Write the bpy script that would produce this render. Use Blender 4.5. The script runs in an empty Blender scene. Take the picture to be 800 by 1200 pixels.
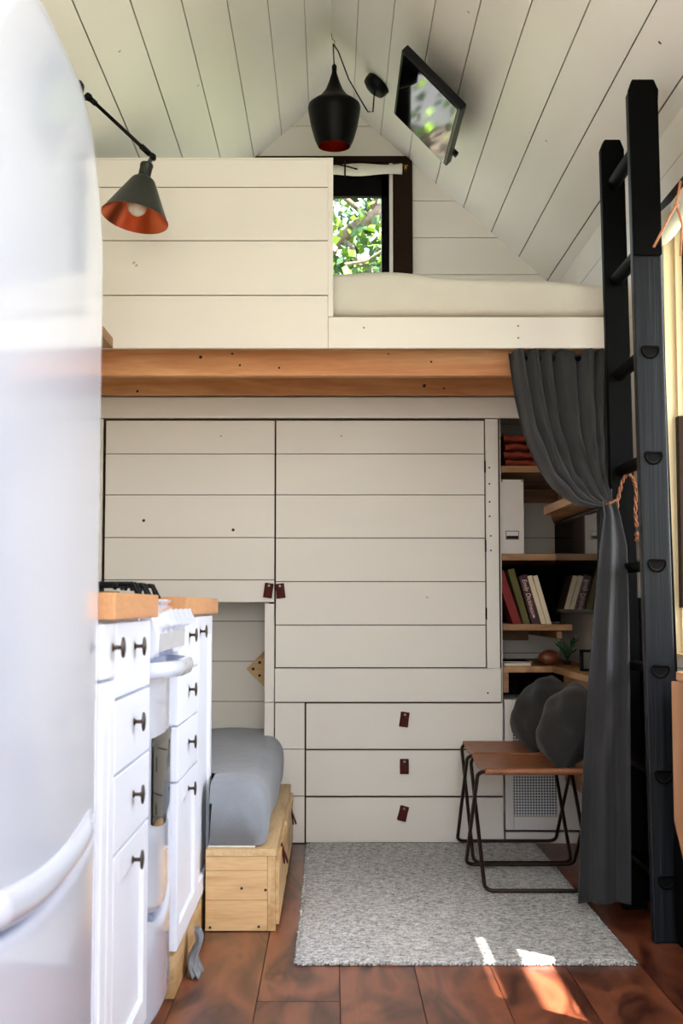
import bpy, math, random
from mathutils import Vector, Matrix
random.seed(7)
PI = math.pi
sc = bpy.context.scene
C = sc.collection
# ---------------------------------------------------------------- camera
PITCH = math.atan(110/1500.0)
CAMZ = 0.89
cam_d = bpy.data.cameras.new('camera')
cam = bpy.data.objects.new('camera', cam_d); C.objects.link(cam)
cam.location = (0, 0, CAMZ); cam.rotation_euler = (PI/2 + PITCH, 0, 0)
cam_d.sensor_fit = 'HORIZONTAL'; cam_d.sensor_width = 36; cam_d.lens = 67.5
cam_d.shift_x = 0.015; cam_d.clip_start = 0.05
cam_d.dof.use_dof = True; cam_d.dof.focus_distance = 4.6; cam_d.dof.aperture_fstop = 11
sc.camera = cam

def W(px, py, Y):
    """a measured spot of the photograph taken at real depth Y (metres)"""
    u = px - 388.0; v = 600.0 - py
    t = Y/(1500*math.cos(PITCH) - v*math.sin(PITCH))
    return Vector((u*t, Y, CAMZ + t*(1500*math.sin(PITCH) + v*math.cos(PITCH))))
def WX(px, Y, py=710): return W(px, py, Y).x
def WZ(py, Y): return W(388, py, Y).z

# ---------------------------------------------------------------- materials
def lin(c):
    return tuple(((v/255.0)/12.92 if v/255.0 <= .04045 else ((v/255.0+.055)/1.055)**2.4) for v in c) + (1,)
def newmat(name):
    m = bpy.data.materials.new(name); m.use_nodes = True
    nt = m.node_tree; b = nt.nodes['Principled BSDF']
    return m, nt, b
def mat(name, col, rough=.5, metal=0, noise=0, nscale=20, bump=0, bscale=60, coat=0, stretch=(1,1,1), spec=None, sheen=0, trans=0, emit=None, es=0):
    m, nt, b = newmat(name)
    c = lin(col)
    b.inputs['Base Color'].default_value = c
    b.inputs['Roughness'].default_value = rough
    b.inputs['Metallic'].default_value = metal
    b.inputs['Coat Weight'].default_value = coat
    b.inputs['Coat Roughness'].default_value = .08
    if spec is not None: b.inputs['Specular IOR Level'].default_value = spec
    if sheen: b.inputs['Sheen Weight'].default_value = sheen
    if trans: b.inputs['Transmission Weight'].default_value = trans
    if emit: b.inputs['Emission Color'].default_value = lin(emit); b.inputs['Emission Strength'].default_value = es
    tc = nt.nodes.new('ShaderNodeTexCoord'); mp = nt.nodes.new('ShaderNodeMapping')
    mp.inputs['Scale'].default_value = stretch
    nt.links.new(tc.outputs['Object'], mp.inputs['Vector'])
    if noise:
        n = nt.nodes.new('ShaderNodeTexNoise'); n.inputs['Scale'].default_value = nscale; n.inputs['Detail'].default_value = 4
        nt.links.new(mp.outputs[0], n.inputs['Vector'])
        r = nt.nodes.new('ShaderNodeValToRGB')
        r.color_ramp.elements[0].position = .3; r.color_ramp.elements[1].position = .7
        r.color_ramp.elements[0].color = tuple(v*(1-noise) for v in c[:3]) + (1,)
        r.color_ramp.elements[1].color = tuple(min(1, v*(1+noise*.5)) for v in c[:3]) + (1,)
        nt.links.new(n.outputs['Fac'], r.inputs['Fac']); nt.links.new(r.outputs['Color'], b.inputs['Base Color'])
    if bump:
        n2 = nt.nodes.new('ShaderNodeTexNoise'); n2.inputs['Scale'].default_value = bscale; n2.inputs['Detail'].default_value = 3
        nt.links.new(mp.outputs[0], n2.inputs['Vector'])
        bp = nt.nodes.new('ShaderNodeBump'); bp.inputs['Strength'].default_value = bump; bp.inputs['Distance'].default_value = .004
        nt.links.new(n2.outputs['Fac'], bp.inputs['Height']); nt.links.new(bp.outputs['Normal'], b.inputs['Normal'])
    return m
def woodmat(name, dark, light, axis='X', scale=9, rough=.5, rings=3.5, coat=0, knots=False, bands=False):
    m, nt, b = newmat(name)
    tc = nt.nodes.new('ShaderNodeTexCoord'); mp = nt.nodes.new('ShaderNodeMapping')
    k = .12
    mp.inputs['Scale'].default_value = {'X': (k,1,1), 'Y': (1,k,1), 'Z': (1,1,k)}[axis]
    nt.links.new(tc.outputs['Object'], mp.inputs['Vector'])
    n = nt.nodes.new('ShaderNodeTexNoise'); n.inputs['Scale'].default_value = scale; n.inputs['Detail'].default_value = 5; n.inputs['Distortion'].default_value = .6
    nt.links.new(mp.outputs[0], n.inputs['Vector'])
    mu = nt.nodes.new('ShaderNodeMath'); mu.operation = 'MULTIPLY'; mu.inputs[1].default_value = rings
    nt.links.new(n.outputs['Fac'], mu.inputs[0])
    fr = nt.nodes.new('ShaderNodeMath'); fr.operation = 'PINGPONG'; fr.inputs[1].default_value = 1
    nt.links.new(mu.outputs[0], fr.inputs[0])
    r = nt.nodes.new('ShaderNodeValToRGB')
    r.color_ramp.elements[0].color = lin(dark); r.color_ramp.elements[1].color = lin(light)
    r.color_ramp.elements[0].position = .0; r.color_ramp.elements[1].position = .75
    nt.links.new(fr.outputs[0], r.inputs['Fac'])
    f = nt.nodes.new('ShaderNodeTexNoise'); f.inputs['Scale'].default_value = scale*14; f.inputs['Detail'].default_value = 2
    nt.links.new(mp.outputs[0], f.inputs['Vector'])
    mx = nt.nodes.new('ShaderNodeMix'); mx.data_type = 'RGBA'; mx.blend_type = 'MULTIPLY'; mx.inputs[0].default_value = .35
    nt.links.new(r.outputs['Color'], mx.inputs[6]); nt.links.new(f.outputs['Fac'], mx.inputs[7])
    g = nt.nodes.new('ShaderNodeMix'); g.data_type = 'RGBA'; g.blend_type = 'MIX'; g.inputs[0].default_value = .0
    nt.links.new(mx.outputs[2], b.inputs['Base Color'])
    b.inputs['Roughness'].default_value = rough; b.inputs['Coat Weight'].default_value = coat; b.inputs['Coat Roughness'].default_value = .25
    bp = nt.nodes.new('ShaderNodeBump'); bp.inputs['Strength'].default_value = .15; bp.inputs['Distance'].default_value = .002
    nt.links.new(f.outputs['Fac'], bp.inputs['Height']); nt.links.new(bp.outputs['Normal'], b.inputs['Normal'])
    return m

M = {}
M['ship'] = mat('warm_white_paint', (228,222,213), .45, noise=.05, nscale=3, bump=.08, bscale=30, stretch=(.3,1,1))
M['ceil'] = mat('ceiling_paint', (235,231,226), .4, noise=.05, nscale=3, bump=.08, bscale=30, stretch=(1,.3,1))
M['seam'] = mat('raw_board_edge', (70,42,26), .9, noise=.3)
M['knot'] = mat('knot', (40,26,18), .7, noise=.2)
M['knot2'] = mat('pale_knot', (196,172,138), .6, noise=.1)
M['white_gloss'] = mat('white_lacquer', (232,235,242), .3, noise=.01, nscale=5, coat=.3)
M['cab'] = mat('white_cabinet_paint', (232,236,247), .45, noise=.01, nscale=5)
M['enamel'] = mat('white_enamel', (216,223,242), .12, noise=.01, nscale=2, coat=.8)
M['fridgebody'] = mat('fridge_side', (205,203,200), .4, noise=.02)
M['butcher'] = woodmat('butcher_block', (196,128,78), (226,164,108), 'Y', 16, .4, 3)
M['joist'] = woodmat('fir_joist', (208,138,86), (244,186,130), 'X', 7, .6, 4)
M['pine'] = woodmat('pine', (196,150,96), (228,190,138), 'X', 10, .55, 6)
M['pineY'] = woodmat('pine_lengthwise', (190,150,98), (222,190,140), 'Y', 10, .55, 6)
M['shelfwood'] = woodmat('shelf_wood', (150,104,62), (196,150,100), 'X', 12, .5, 4)
M['shelfwoodY'] = woodmat('shelf_wood_lengthwise', (150,104,62), (200,152,102), 'Y', 12, .5, 4)
M['tablewood'] = woodmat('table_leaf_wood', (186,126,84), (222,164,116), 'Z', 7, .4, 3)
M['darkwood'] = mat('dark_stained_wood', (36,19,9), .55, noise=.3, nscale=8, stretch=(1,1,6), spec=.12)
M['black'] = mat('black_satin_metal', (4,4,4), .45, noise=.2, spec=.15)
M['blackpaint'] = mat('black_painted_wood', (12,13,15), .28, noise=.35, nscale=18, stretch=(3,3,.25), bump=.25, bscale=18, coat=.2)
M['railblack'] = mat('black_painted_rail', (5,5,5), .5, noise=.3, nscale=18, stretch=(3,3,.25), bump=.1, bscale=18, spec=.04)
M['railsheen'] = mat('black_rail_painted_sheen', (6,11,18), .42, noise=.6, nscale=14, stretch=(5,5,.12), bump=.5, bscale=16, spec=.22)  # black rail paint with window reflection put in as blue tint and streaks
M['blackplastic'] = mat('black_plastic', (5,5,6), .4, noise=.1, spec=.2)
M['screen'] = mat('tv_glass', (3,3,4), .05, noise=.05, spec=.4)
M['lampgreen'] = mat('dark_green_black_enamel', (24,29,24), .38, noise=.08)
M['copper'] = mat('copper_inner', (214,110,72), .28, metal=1, noise=.06)
M['bulb'] = mat('frosted_bulb', (235,232,222), .3, noise=.01)
M['brass'] = mat('brass', (190,140,70), .3, metal=1, noise=.05)
M['bronze'] = mat('antique_bronze', (84,72,66), .35, metal=.8, noise=.4, nscale=200)
M['rod'] = mat('dark_bronze_rod', (46,30,24), .4, metal=.6, noise=.2)
M['leather'] = mat('dark_brown_leather', (74,22,14), .6, noise=.3, nscale=60, bump=.1, bscale=200, spec=.15)
M['tan'] = mat('tan_leather', (140,84,50), .4, noise=.25, nscale=25, bump=.15, bscale=200)
M['strap'] = mat('copper_leather_strap', (176,112,72), .5, noise=.2, nscale=60)
M['velvet'] = mat('charcoal_velvet', (51,51,53), .75, noise=.12, nscale=9, bump=.1, bscale=300, sheen=.12, spec=.12)
M['pillow'] = mat('charcoal_cushion_fabric', (26,25,25), .85, noise=.2, nscale=30, bump=.3, bscale=400, sheen=.1)
M['greysheet'] = mat('grey_linen', (128,134,142), .85, noise=.1, nscale=12, bump=.25, bscale=250, sheen=.2)
M['whitesheet'] = mat('off_white_linen', (216,211,200), .85, noise=.04, nscale=8, bump=.25, bscale=200)
M['blind'] = mat('white_blind_fabric', (222,216,204), .8, noise=.04, nscale=50)
M['paper'] = mat('page_paper', (220,210,190), .8, noise=.08, nscale=80)
M['white'] = mat('matte_white', (214,208,202), .6, noise=.03)
M['metal'] = mat('grey_metal', (120,120,118), .35, metal=.9, noise=.1)
M['bred'] = mat('red_book_cloth', (126,24,22), .7, noise=.15, nscale=60)
M['bolive'] = mat('olive_book_cloth', (92,84,34), .7, noise=.15, nscale=60)
M['bwine'] = mat('wine_book_cloth', (58,16,26), .6, noise=.15, nscale=60)
M['bcream'] = mat('cream_book_cover', (222,204,174), .65, noise=.05, nscale=60)
M['redcloth'] = mat('rust_red_wool', (150,58,34), .9, noise=.5, nscale=30, bump=.5, bscale=150, stretch=(1,1,5))
M['leaf'] = mat('leaf_green', (40,72,30), .5, noise=.4, nscale=6)
M['leaf2'] = mat('leaf_yellow_green', (130,170,50), .5, noise=.3, nscale=6)
M['leafp'] = mat('houseplant_green', (40,72,36), .5, noise=.3, nscale=60)
M['bark'] = mat('bark', (120,108,96), .9, noise=.4, nscale=30, bump=.6, bscale=40)
M['rope'] = mat('copper_brown_cord', (116,66,38), .8, noise=.4, nscale=300, bump=.5, bscale=400)
M['brownleather'] = mat('rust_brown_leather', (120,62,34), .45, noise=.3, nscale=50)
M['greycloth'] = mat('grey_cloth', (120,124,130), .85, noise=.2, nscale=50)
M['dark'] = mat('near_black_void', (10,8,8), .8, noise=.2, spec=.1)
M['cream'] = mat('cream_jamb_paint', (222,200,158), .5, noise=.05, nscale=4)
M['text'] = mat('book_title_ink', (226,190,186), .5, noise=.02)
M['hole'] = mat('drilled_hole', (60,36,20), .9, noise=.1)
M['ground'] = mat('garden_ground', (96,104,66), .95, noise=.4, nscale=3, bump=.5, bscale=10)
# glass
def glassmat():
    m = bpy.data.materials.new('window_glass'); m.use_nodes = True; nt = m.node_tree
    nt.nodes.clear(); o = nt.nodes.new('ShaderNodeOutputMaterial')
    t = nt.nodes.new('ShaderNodeBsdfTransparent'); g = nt.nodes.new('ShaderNodeBsdfGlossy'); g.inputs['Roughness'].default_value = .02
    mx = nt.nodes.new('ShaderNodeMixShader'); fr = nt.nodes.new('ShaderNodeLayerWeight'); fr.inputs['Blend'].default_value = .08
    mm_ = nt.nodes.new('ShaderNodeMath'); mm_.operation = 'MULTIPLY'; mm_.inputs[0].default_value = 1; mm_.inputs[1].default_value = .3
    nt.links.new(fr.outputs['Facing'], mm_.inputs[0]); nt.links.new(mm_.outputs[0], mx.inputs[0]); nt.links.new(t.outputs[0], mx.inputs[1]); nt.links.new(g.outputs[0], mx.inputs[2])
    nt.links.new(mx.outputs[0], o.inputs['Surface']); return m
M['glass'] = glassmat()
# floor wood: broad figured reddish boards
def floormat():
    m, nt, b = newmat('red_brown_floor')
    tc = nt.nodes.new('ShaderNodeTexCoord'); geo = nt.nodes.new('ShaderNodeObjectInfo')
    at = nt.nodes.new('ShaderNodeAttribute'); at.attribute_name = 'plank'
    va = nt.nodes.new('ShaderNodeVectorMath'); va.operation = 'ADD'
    nt.links.new(tc.outputs['Object'], va.inputs[0]); nt.links.new(at.outputs['Color'], va.inputs[1])
    mp = nt.nodes.new('ShaderNodeMapping'); mp.inputs['Scale'].default_value = (1,.35,1)
    nt.links.new(va.outputs[0], mp.inputs['Vector'])
    n = nt.nodes.new('ShaderNodeTexNoise'); n.inputs['Scale'].default_value = 5; n.inputs['Detail'].default_value = 2.5; n.inputs['Distortion'].default_value = 2.0
    nt.links.new(mp.outputs[0], n.inputs['Vector'])
    mu = nt.nodes.new('ShaderNodeMath'); mu.operation = 'MULTIPLY'; mu.inputs[1].default_value = 5
    nt.links.new(n.outputs['Fac'], mu.inputs[0])
    fr = nt.nodes.new('ShaderNodeMath'); fr.operation = 'PINGPONG'; fr.inputs[1].default_value = 1
    nt.links.new(mu.outputs[0], fr.inputs[0])
    r = nt.nodes.new('ShaderNodeValToRGB')
    r.color_ramp.elements[0].color = lin((66,29,17)); r.color_ramp.elements[1].color = lin((140,79,54)); r.color_ramp.elements[0].position = .0; r.color_ramp.elements[1].position = .95
    nt.links.new(fr.outputs[0], r.inputs['Fac'])
    f = nt.nodes.new('ShaderNodeTexNoise'); f.inputs['Scale'].default_value = 90; f.inputs['Detail'].default_value = 3
    mp2 = nt.nodes.new('ShaderNodeMapping'); mp2.inputs['Scale'].default_value = (1,.06,1)
    nt.links.new(va.outputs[0], mp2.inputs['Vector']); nt.links.new(mp2.outputs[0], f.inputs['Vector'])
    mx = nt.nodes.new('ShaderNodeMix'); mx.data_type = 'RGBA'; mx.blend_type = 'MULTIPLY'; mx.inputs[0].default_value = .35
    nt.links.new(r.outputs['Color'], mx.inputs[6]); nt.links.new(f.outputs['Fac'], mx.inputs[7])
    nt.links.new(mx.outputs[2], b.inputs['Base Color'])
    b.inputs['Roughness'].default_value = .34; b.inputs['Coat Weight'].default_value = .2; b.inputs['Coat Roughness'].default_value = .3
    return m
M['floor'] = floormat()
def rugmat():
    m, nt, b = newmat('grey_marl_wool')
    tc = nt.nodes.new('ShaderNodeTexCoord')
    mp = nt.nodes.new('ShaderNodeMapping'); mp.inputs['Scale'].default_value = (.75,1,1)
    nt.links.new(tc.outputs['Object'], mp.inputs['Vector'])
    n = nt.nodes.new('ShaderNodeTexNoise'); n.inputs['Scale'].default_value = 230; n.inputs['Detail'].default_value = 5; n.inputs['Roughness'].default_value = .7
    nt.links.new(mp.outputs[0], n.inputs['Vector'])
    r = nt.nodes.new('ShaderNodeValToRGB')
    r.color_ramp.elements[0].color = lin((80,78,74)); r.color_ramp.elements[1].color = lin((220,222,224))
    r.color_ramp.elements[0].position = .40; r.color_ramp.elements[1].position = .58
    nb = nt.nodes.new('ShaderNodeTexNoise'); nb.inputs['Scale'].default_value = 70; nb.inputs['Detail'].default_value = 6; nb.inputs['Roughness'].default_value = .8
    nt.links.new(mp.outputs[0], nb.inputs['Vector'])
    av = nt.nodes.new('ShaderNodeMath'); av.operation = 'MULTIPLY_ADD'; av.inputs[1].default_value = .5
    hf = nt.nodes.new('ShaderNodeMath'); hf.operation = 'MULTIPLY'; hf.inputs[1].default_value = .5
    nt.links.new(nb.outputs['Fac'], hf.inputs[0]); nt.links.new(n.outputs['Fac'], av.inputs[0]); nt.links.new(hf.outputs[0], av.inputs[2])
    nt.links.new(av.outputs[0], r.inputs['Fac']); nt.links.new(r.outputs['Color'], b.inputs['Base Color'])
    w = nt.nodes.new('ShaderNodeTexWave'); w.inputs['Scale'].default_value = 42; w.bands_direction = 'Y'; w.inputs['Distortion'].default_value = 2
    nt.links.new(tc.outputs['Object'], w.inputs['Vector'])
    ad = nt.nodes.new('ShaderNodeMath'); ad.operation = 'ADD'
    nt.links.new(n.outputs['Fac'], ad.inputs[0]); nt.links.new(w.outputs['Fac'], ad.inputs[1])
    bp = nt.nodes.new('ShaderNodeBump'); bp.inputs['Strength'].default_value = .5; bp.inputs['Distance'].default_value = .003
    nt.links.new(ad.outputs[0], bp.inputs['Height']); nt.links.new(bp.outputs['Normal'], b.inputs['Normal'])
    b.inputs['Roughness'].default_value = .95; return m
M['rug'] = rugmat()
def grillemat():
    m, nt, b = newmat('perforated_metal_sheet')
    tc = nt.nodes.new('ShaderNodeTexCoord'); mp = nt.nodes.new('ShaderNodeMapping'); mp.inputs['Scale'].default_value = (96,96,96)
    nt.links.new(tc.outputs['Object'], mp.inputs['Vector'])
    sep = nt.nodes.new('ShaderNodeSeparateXYZ'); nt.links.new(mp.outputs[0], sep.inputs[0])
    outs = []
    for k in (0, 2):
        f = nt.nodes.new('ShaderNodeMath'); f.operation = 'FRACT'; nt.links.new(sep.outputs[k], f.inputs[0])
        s = nt.nodes.new('ShaderNodeMath'); s.operation = 'SUBTRACT'; s.inputs[1].default_value = .5; nt.links.new(f.outputs[0], s.inputs[0])
        p = nt.nodes.new('ShaderNodeMath'); p.operation = 'MULTIPLY'; nt.links.new(s.outputs[0], p.inputs[0]); nt.links.new(s.outputs[0], p.inputs[1]); outs.append(p)
    a = nt.nodes.new('ShaderNodeMath'); a.operation = 'ADD'; nt.links.new(outs[0].outputs[0], a.inputs[0]); nt.links.new(outs[1].outputs[0], a.inputs[1])
    lt = nt.nodes.new('ShaderNodeMath'); lt.operation = 'LESS_THAN'; lt.inputs[1].default_value = .11; nt.links.new(a.outputs[0], lt.inputs[0])
    mx = nt.nodes.new('ShaderNodeMix'); mx.data_type = 'RGBA'; mx.inputs[6].default_value = lin((196,198,202)); mx.inputs[7].default_value = lin((30,30,32))
    nt.links.new(lt.outputs[0], mx.inputs[0]); nt.links.new(mx.outputs[2], b.inputs['Base Color']); b.inputs['Roughness'].default_value = .4
    return m
M['grille'] = grillemat()

# ---------------------------------------------------------------- mesh builder
class MB:
    def __init__(s): s.v = []; s.f = []; s.mi = []; s.sm = []; s.mats = []; s.attr = []; s.cur = (0,0,0)
    def _m(s, m):
        if m is None: m = s.mats[0] if s.mats else None
        if m not in s.mats: s.mats.append(m)
        return s.mats.index(m)
    def add(s, verts, faces, m=None, smooth=False):
        b = len(s.v); k = s._m(m)
        s.v += [Vector(p) for p in verts]
        for f in faces: s.f.append([b+i for i in f]); s.mi.append(k); s.sm.append(smooth); s.attr.append(s.cur)
        return s
    def box(s, x0, x1, y0, y1, z0, z1, m=None, R=None):
        vs = [(x,y,z) for x in (x0,x1) for y in (y0,y1) for z in (z0,z1)]
        if R is not None:
            c = Vector(((x0+x1)/2,(y0+y1)/2,(z0+z1)/2)); vs = [R @ (Vector(p)-c) + c for p in vs]
        return s.add(vs, [(0,1,3,2),(4,6,7,5),(0,4,5,1),(2,3,7,6),(0,2,6,4),(1,5,7,3)], m)
    def prism(s, poly, d, m=None, axis='Y'):
        """poly: list of 2D pts; d=(a,b) extent along axis"""
        def P(p, t):
            return {'Y': (p[0], t, p[1]), 'X': (t, p[0], p[1]), 'Z': (p[0], p[1], t)}[axis]
        n = len(poly)
        vs = [P(p, d[0]) for p in poly] + [P(p, d[1]) for p in poly]
        fs = [list(range(n)), list(range(2*n-1, n-1, -1))] + [(i, i+n, (i+1)%n+n, (i+1)%n) for i in range(n)]
        return s.add(vs, fs, m)
    def tube(s, pts, r, m=None, n=8, cap=True, closed=False):
        pts = [Vector(p) for p in pts]; rs = r if isinstance(r, (list, tuple)) else [r]*len(pts)
        vs = []; N = len(pts); up = None
        for i, p in enumerate(pts):
            if closed: t = (pts[(i+1)%N] - pts[i-1]).normalized()
            else: t = (pts[min(i+1, N-1)] - pts[max(i-1, 0)]).normalized()
            if up is None:
                up = Vector((0,0,1)) if abs(t.z) < .9 else Vector((1,0,0))
            a = t.cross(up).normalized(); bb = a.cross(t).normalized(); up = bb
            for k in range(n):
                th = 2*PI*k/n; vs.append(p + (a*math.cos(th) + bb*math.sin(th))*rs[i])
        fs = []
        for i in range(N if closed else N-1):
            j = (i+1) % N
            for k in range(n): fs.append((i*n+k, i*n+(k+1)%n, j*n+(k+1)%n, j*n+k))
        s.add(vs, fs, m, True)
        if cap and not closed:
            b = len(s.v) - len(vs)
            for base in (b, b+(N-1)*n):
                s.f.append([base+k for k in range(n)]); s.mi.append(s._m(m)); s.sm.append(False); s.attr.append(s.cur)
        return s
    def cyl(s, p0, p1, r, m=None, n=16, r1=None):
        return s.tube([p0, p1], [r, r if r1 is None else r1], m, n)
    def lathe(s, prof, c=(0,0,0), axis=(0,0,1), m=None, n=32, smooth=True):
        """prof: list of (radius, height) along axis"""
        q = Vector((0,0,1)).rotation_difference(Vector(axis).normalized()).to_matrix(); c = Vector(c)
        vs = []
        for (r, h) in prof:
            for k in range(n):
                th = 2*PI*k/n; vs.append(c + q @ Vector((r*math.cos(th), r*math.sin(th), h)))
        fs = [(i*n+k, i*n+(k+1)%n, (i+1)*n+(k+1)%n, (i+1)*n+k) for i in range(len(prof)-1) for k in range(n)]
        return s.add(vs, fs, m, smooth)
    def grid(s, fn, nu, nv, m=None, smooth=True):
        vs = [fn(i/nu, j/nv) for j in range(nv+1) for i in range(nu+1)]
        fs = [(j*(nu+1)+i, j*(nu+1)+i+1, (j+1)*(nu+1)+i+1, (j+1)*(nu+1)+i) for j in range(nv) for i in range(nu)]
        return s.add(vs, fs, m, smooth)
    def ball(s, c, r, m=None, n=16, sc_=(1,1,1)):
        prof = [(math.sin(PI*i/10)*r, -math.cos(PI*i/10)*r) for i in range(11)]
        vs = []
        for (rr, h) in prof:
            for k in range(n):
                th = 2*PI*k/n; vs.append(Vector(c) + Vector((rr*math.cos(th)*sc_[0], rr*math.sin(th)*sc_[1], h*sc_[2])))
        fs = [(i*n+k, i*n+(k+1)%n, (i+1)*n+(k+1)%n, (i+1)*n+k) for i in range(10) for k in range(n)]
        return s.add(vs, fs, m, True)
    def build(s, name, m=None, parent=None, bevel=0, solid=0, sub=0, origin=None):
        if m is not None:
            if not s.mats: s.mats = [m]
            elif s.mats[0] is None: s.mats[0] = m
        if parent is not None: off = parent_world(parent)
        elif origin is not None: off = Vector(origin)
        else:
            xs = [p.x for p in s.v]; ys = [p.y for p in s.v]; zs = [p.z for p in s.v]
            off = Vector(((min(xs)+max(xs))/2, (min(ys)+max(ys))/2, min(zs)))
        me = bpy.data.meshes.new(name)
        me.from_pydata([tuple(p-off) for p in s.v], [], s.f)
        for mm in s.mats: me.materials.append(mm)
        for i, p in enumerate(me.polygons): p.material_index = s.mi[i]; p.use_smooth = s.sm[i]
        if any(a != (0,0,0) for a in s.attr):
            at = me.color_attributes.new('plank', 'FLOAT_COLOR', 'CORNER')
            for i, p in enumerate(me.polygons):
                for li in p.loop_indices: at.data[li].color = s.attr[i] + (1,)
        me.update()
        import bmesh
        bm = bmesh.new(); bm.from_mesh(me); bmesh.ops.recalc_face_normals(bm, faces=bm.faces); bm.to_mesh(me); bm.free()
        o = bpy.data.objects.new(name, me); C.objects.link(o)
        if parent is not None: o.parent = parent
        else: o.location = off
        if solid:
            mo = o.modifiers.new('solidify', 'SOLIDIFY'); mo.thickness = solid; mo.offset = 0
        if bevel:
            mo = o.modifiers.new('bevel', 'BEVEL'); mo.width = bevel; mo.segments = 2; mo.limit_method = 'ANGLE'; mo.angle_limit = math.radians(40)
        if sub:
            mo = o.modifiers.new('subsurf', 'SUBSURF'); mo.levels = sub; mo.render_levels = sub
        return o
def parent_world(o):
    v = Vector((0,0,0))
    while o is not None: v += o.location; o = o.parent
    return v
def thing(name, loc, label, cat, group=None, kind=None):
    o = bpy.data.objects.new(name, None); C.objects.link(o); o.location = loc; o.empty_display_size = .05
    if label: o['label'] = label
    if cat: o['category'] = cat
    if group: o['group'] = group
    if kind: o['kind'] = kind
    return o
def tag(o, label, cat, group=None, kind=None):
    o['label'] = label; o['category'] = cat
    if group: o['group'] = group
    if kind: o['kind'] = kind
    return o
def struct(o, label=None):
    o['kind'] = 'structure'
    if label: o['label'] = label
    return o
def copy_tree(o, parent=None):
    c = o.copy(); C.objects.link(c); c.parent = parent
    for ch in list(o.children): copy_tree(ch, c)
    return c

GAP = .0028
def ship(mb, x0, x1, y, z0, z1, seams, depth=.018, facing=-1, back=True, m=None):
    """horizontal boards in the XZ plane, front face at y"""
    zz = [z0] + sorted(z for z in seams if z0+.005 < z < z1-.005) + [z1]
    ya, yb = (y, y+depth)
    for i in range(len(zz)-1):
        a = zz[i] + (GAP/2 if i > 0 else 0); b = zz[i+1] - (GAP/2 if i < len(zz)-2 else 0)
        mb.box(x0, x1, ya, yb, a, b, m or M['ship'])
    if back: mb.box(x0+.001, x1-.001, ya+.008, yb+.004, z0+.001, z1-.001, M['seam'])
    return mb
def disc(mb, c, r, n, m, k=10, ay=1.0):
    """small knot: a thin disc of pitch standing just on the face; n = normal"""
    n = Vector(n); a = n.orthogonal().normalized(); b = n.cross(a)
    c = Vector(c) + n*.0006
    mb.add([c + (a*math.cos(2*PI*i/k) + b*math.sin(2*PI*i/k)*ay)*r*(1+.2*math.sin(3*i)) for i in range(k)], [list(range(k))], m)

# ---------------------------------------------------------------- room dimensions
YB = 5.64           # gable wall
YF = -1.6           # wall behind the camera
XW = 1.0
RIDGE = 3.213; SL = .905
def zc(x): return RIDGE - SL*abs(x)
SEAM = [.10 + .1235*k for k in range(9)]

# floor ----------------------------------------------------------
fl = MB()
xs = [-1.12, -.92, -.732, -.544, -.356, -.168, .02, .205, .393, .58, .768, .955, 1.12]
fl.box(-1.12, 1.12, YF-.1, YB+.1, -.08, -.006, M['seam'])
cuts = {5: [1.2, 2.96+.0, 5.0], 4: [1.8, 3.6], 6: [2.2, 4.3], 7: [1.4, 3.9], 8: [2.5, 4.6], 9: [1.7, 3.4], 3: [2.4, 4.9]}
for i in range(len(xs)-1):
    ys = [YF-.1] + cuts.get(i, [1.0+.7*(i % 3), 3.9]) + [YB+.1]
    for j in range(len(ys)-1):
        fl.cur = (random.random()*9+.1, random.random()*9, random.random()*9)
        fl.box(xs[i]+.0012, xs[i+1]-.0012, ys[j]+.001, ys[j+1]-.001, -.03, 0, M['floor'])
struct(fl.build('floor', origin=(0,0,0)), 'red-brown stained wooden plank floor')

# ceiling ---------------------------------------------------------
def slope(side):
    mb = MB()
    nx, nz = side*SL, 1.0; L = math.hypot(nx, nz); n = Vector((nx/L, 0, nz/L))
    edges = [0] + [s for s in SEAM if s < 1.0] + [1.06]
    for i in range(len(edges)-1):
        a = edges[i] + (GAP*.6 if i else 0); b = edges[i+1] - GAP*.6
        pa = Vector((side*a, 0, zc(a))); pb = Vector((side*b, 0, zc(b)))
        poly = [pa, pb, pb + n*.016, pa + n*.016]
        mb.prism([(p.x, p.z) for p in poly], (YF, YB), M['ceil'])
    pa = Vector((0,0,RIDGE)) + n*.010; pb = Vector((side*1.15,0,zc(1.15))) + n*.010
    poly = [pa, pb, pb + n*.1, Vector((0,0,RIDGE+.16))]
    mb.prism([(p.x, p.z) for p in poly], (YF-.25, YB+.14), M['seam'])
    # a few knots on the planks
    for (px, py, Y) in ([(549,14,4.0),(640,165,4.6),(773,50,3.6)] if side > 0 else [(140,60,3.9),(232,100,4.6)]):
        v = W(px, py, Y); 
        # slide along the ray to the slope plane
        d = (v - Vector((0,0,CAMZ)));  t = (RIDGE-CAMZ)/(d.z + SL*abs(d.x)); p = Vector((0,0,CAMZ)) + d*t
        disc(mb, p, .006, -n, M['knot2'] if py != 50 else M['knot'])
    return mb
c1 = slope(-1); c2 = slope(1)
ceil = thing('ceiling', (0,0,RIDGE), None, None, kind='structure')
ceil['label'] = 'white plank vaulted ceiling with brown seams'
c1.build('ceiling_slope', parent=ceil); c2.build('ceiling_slope', parent=ceil)

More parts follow.
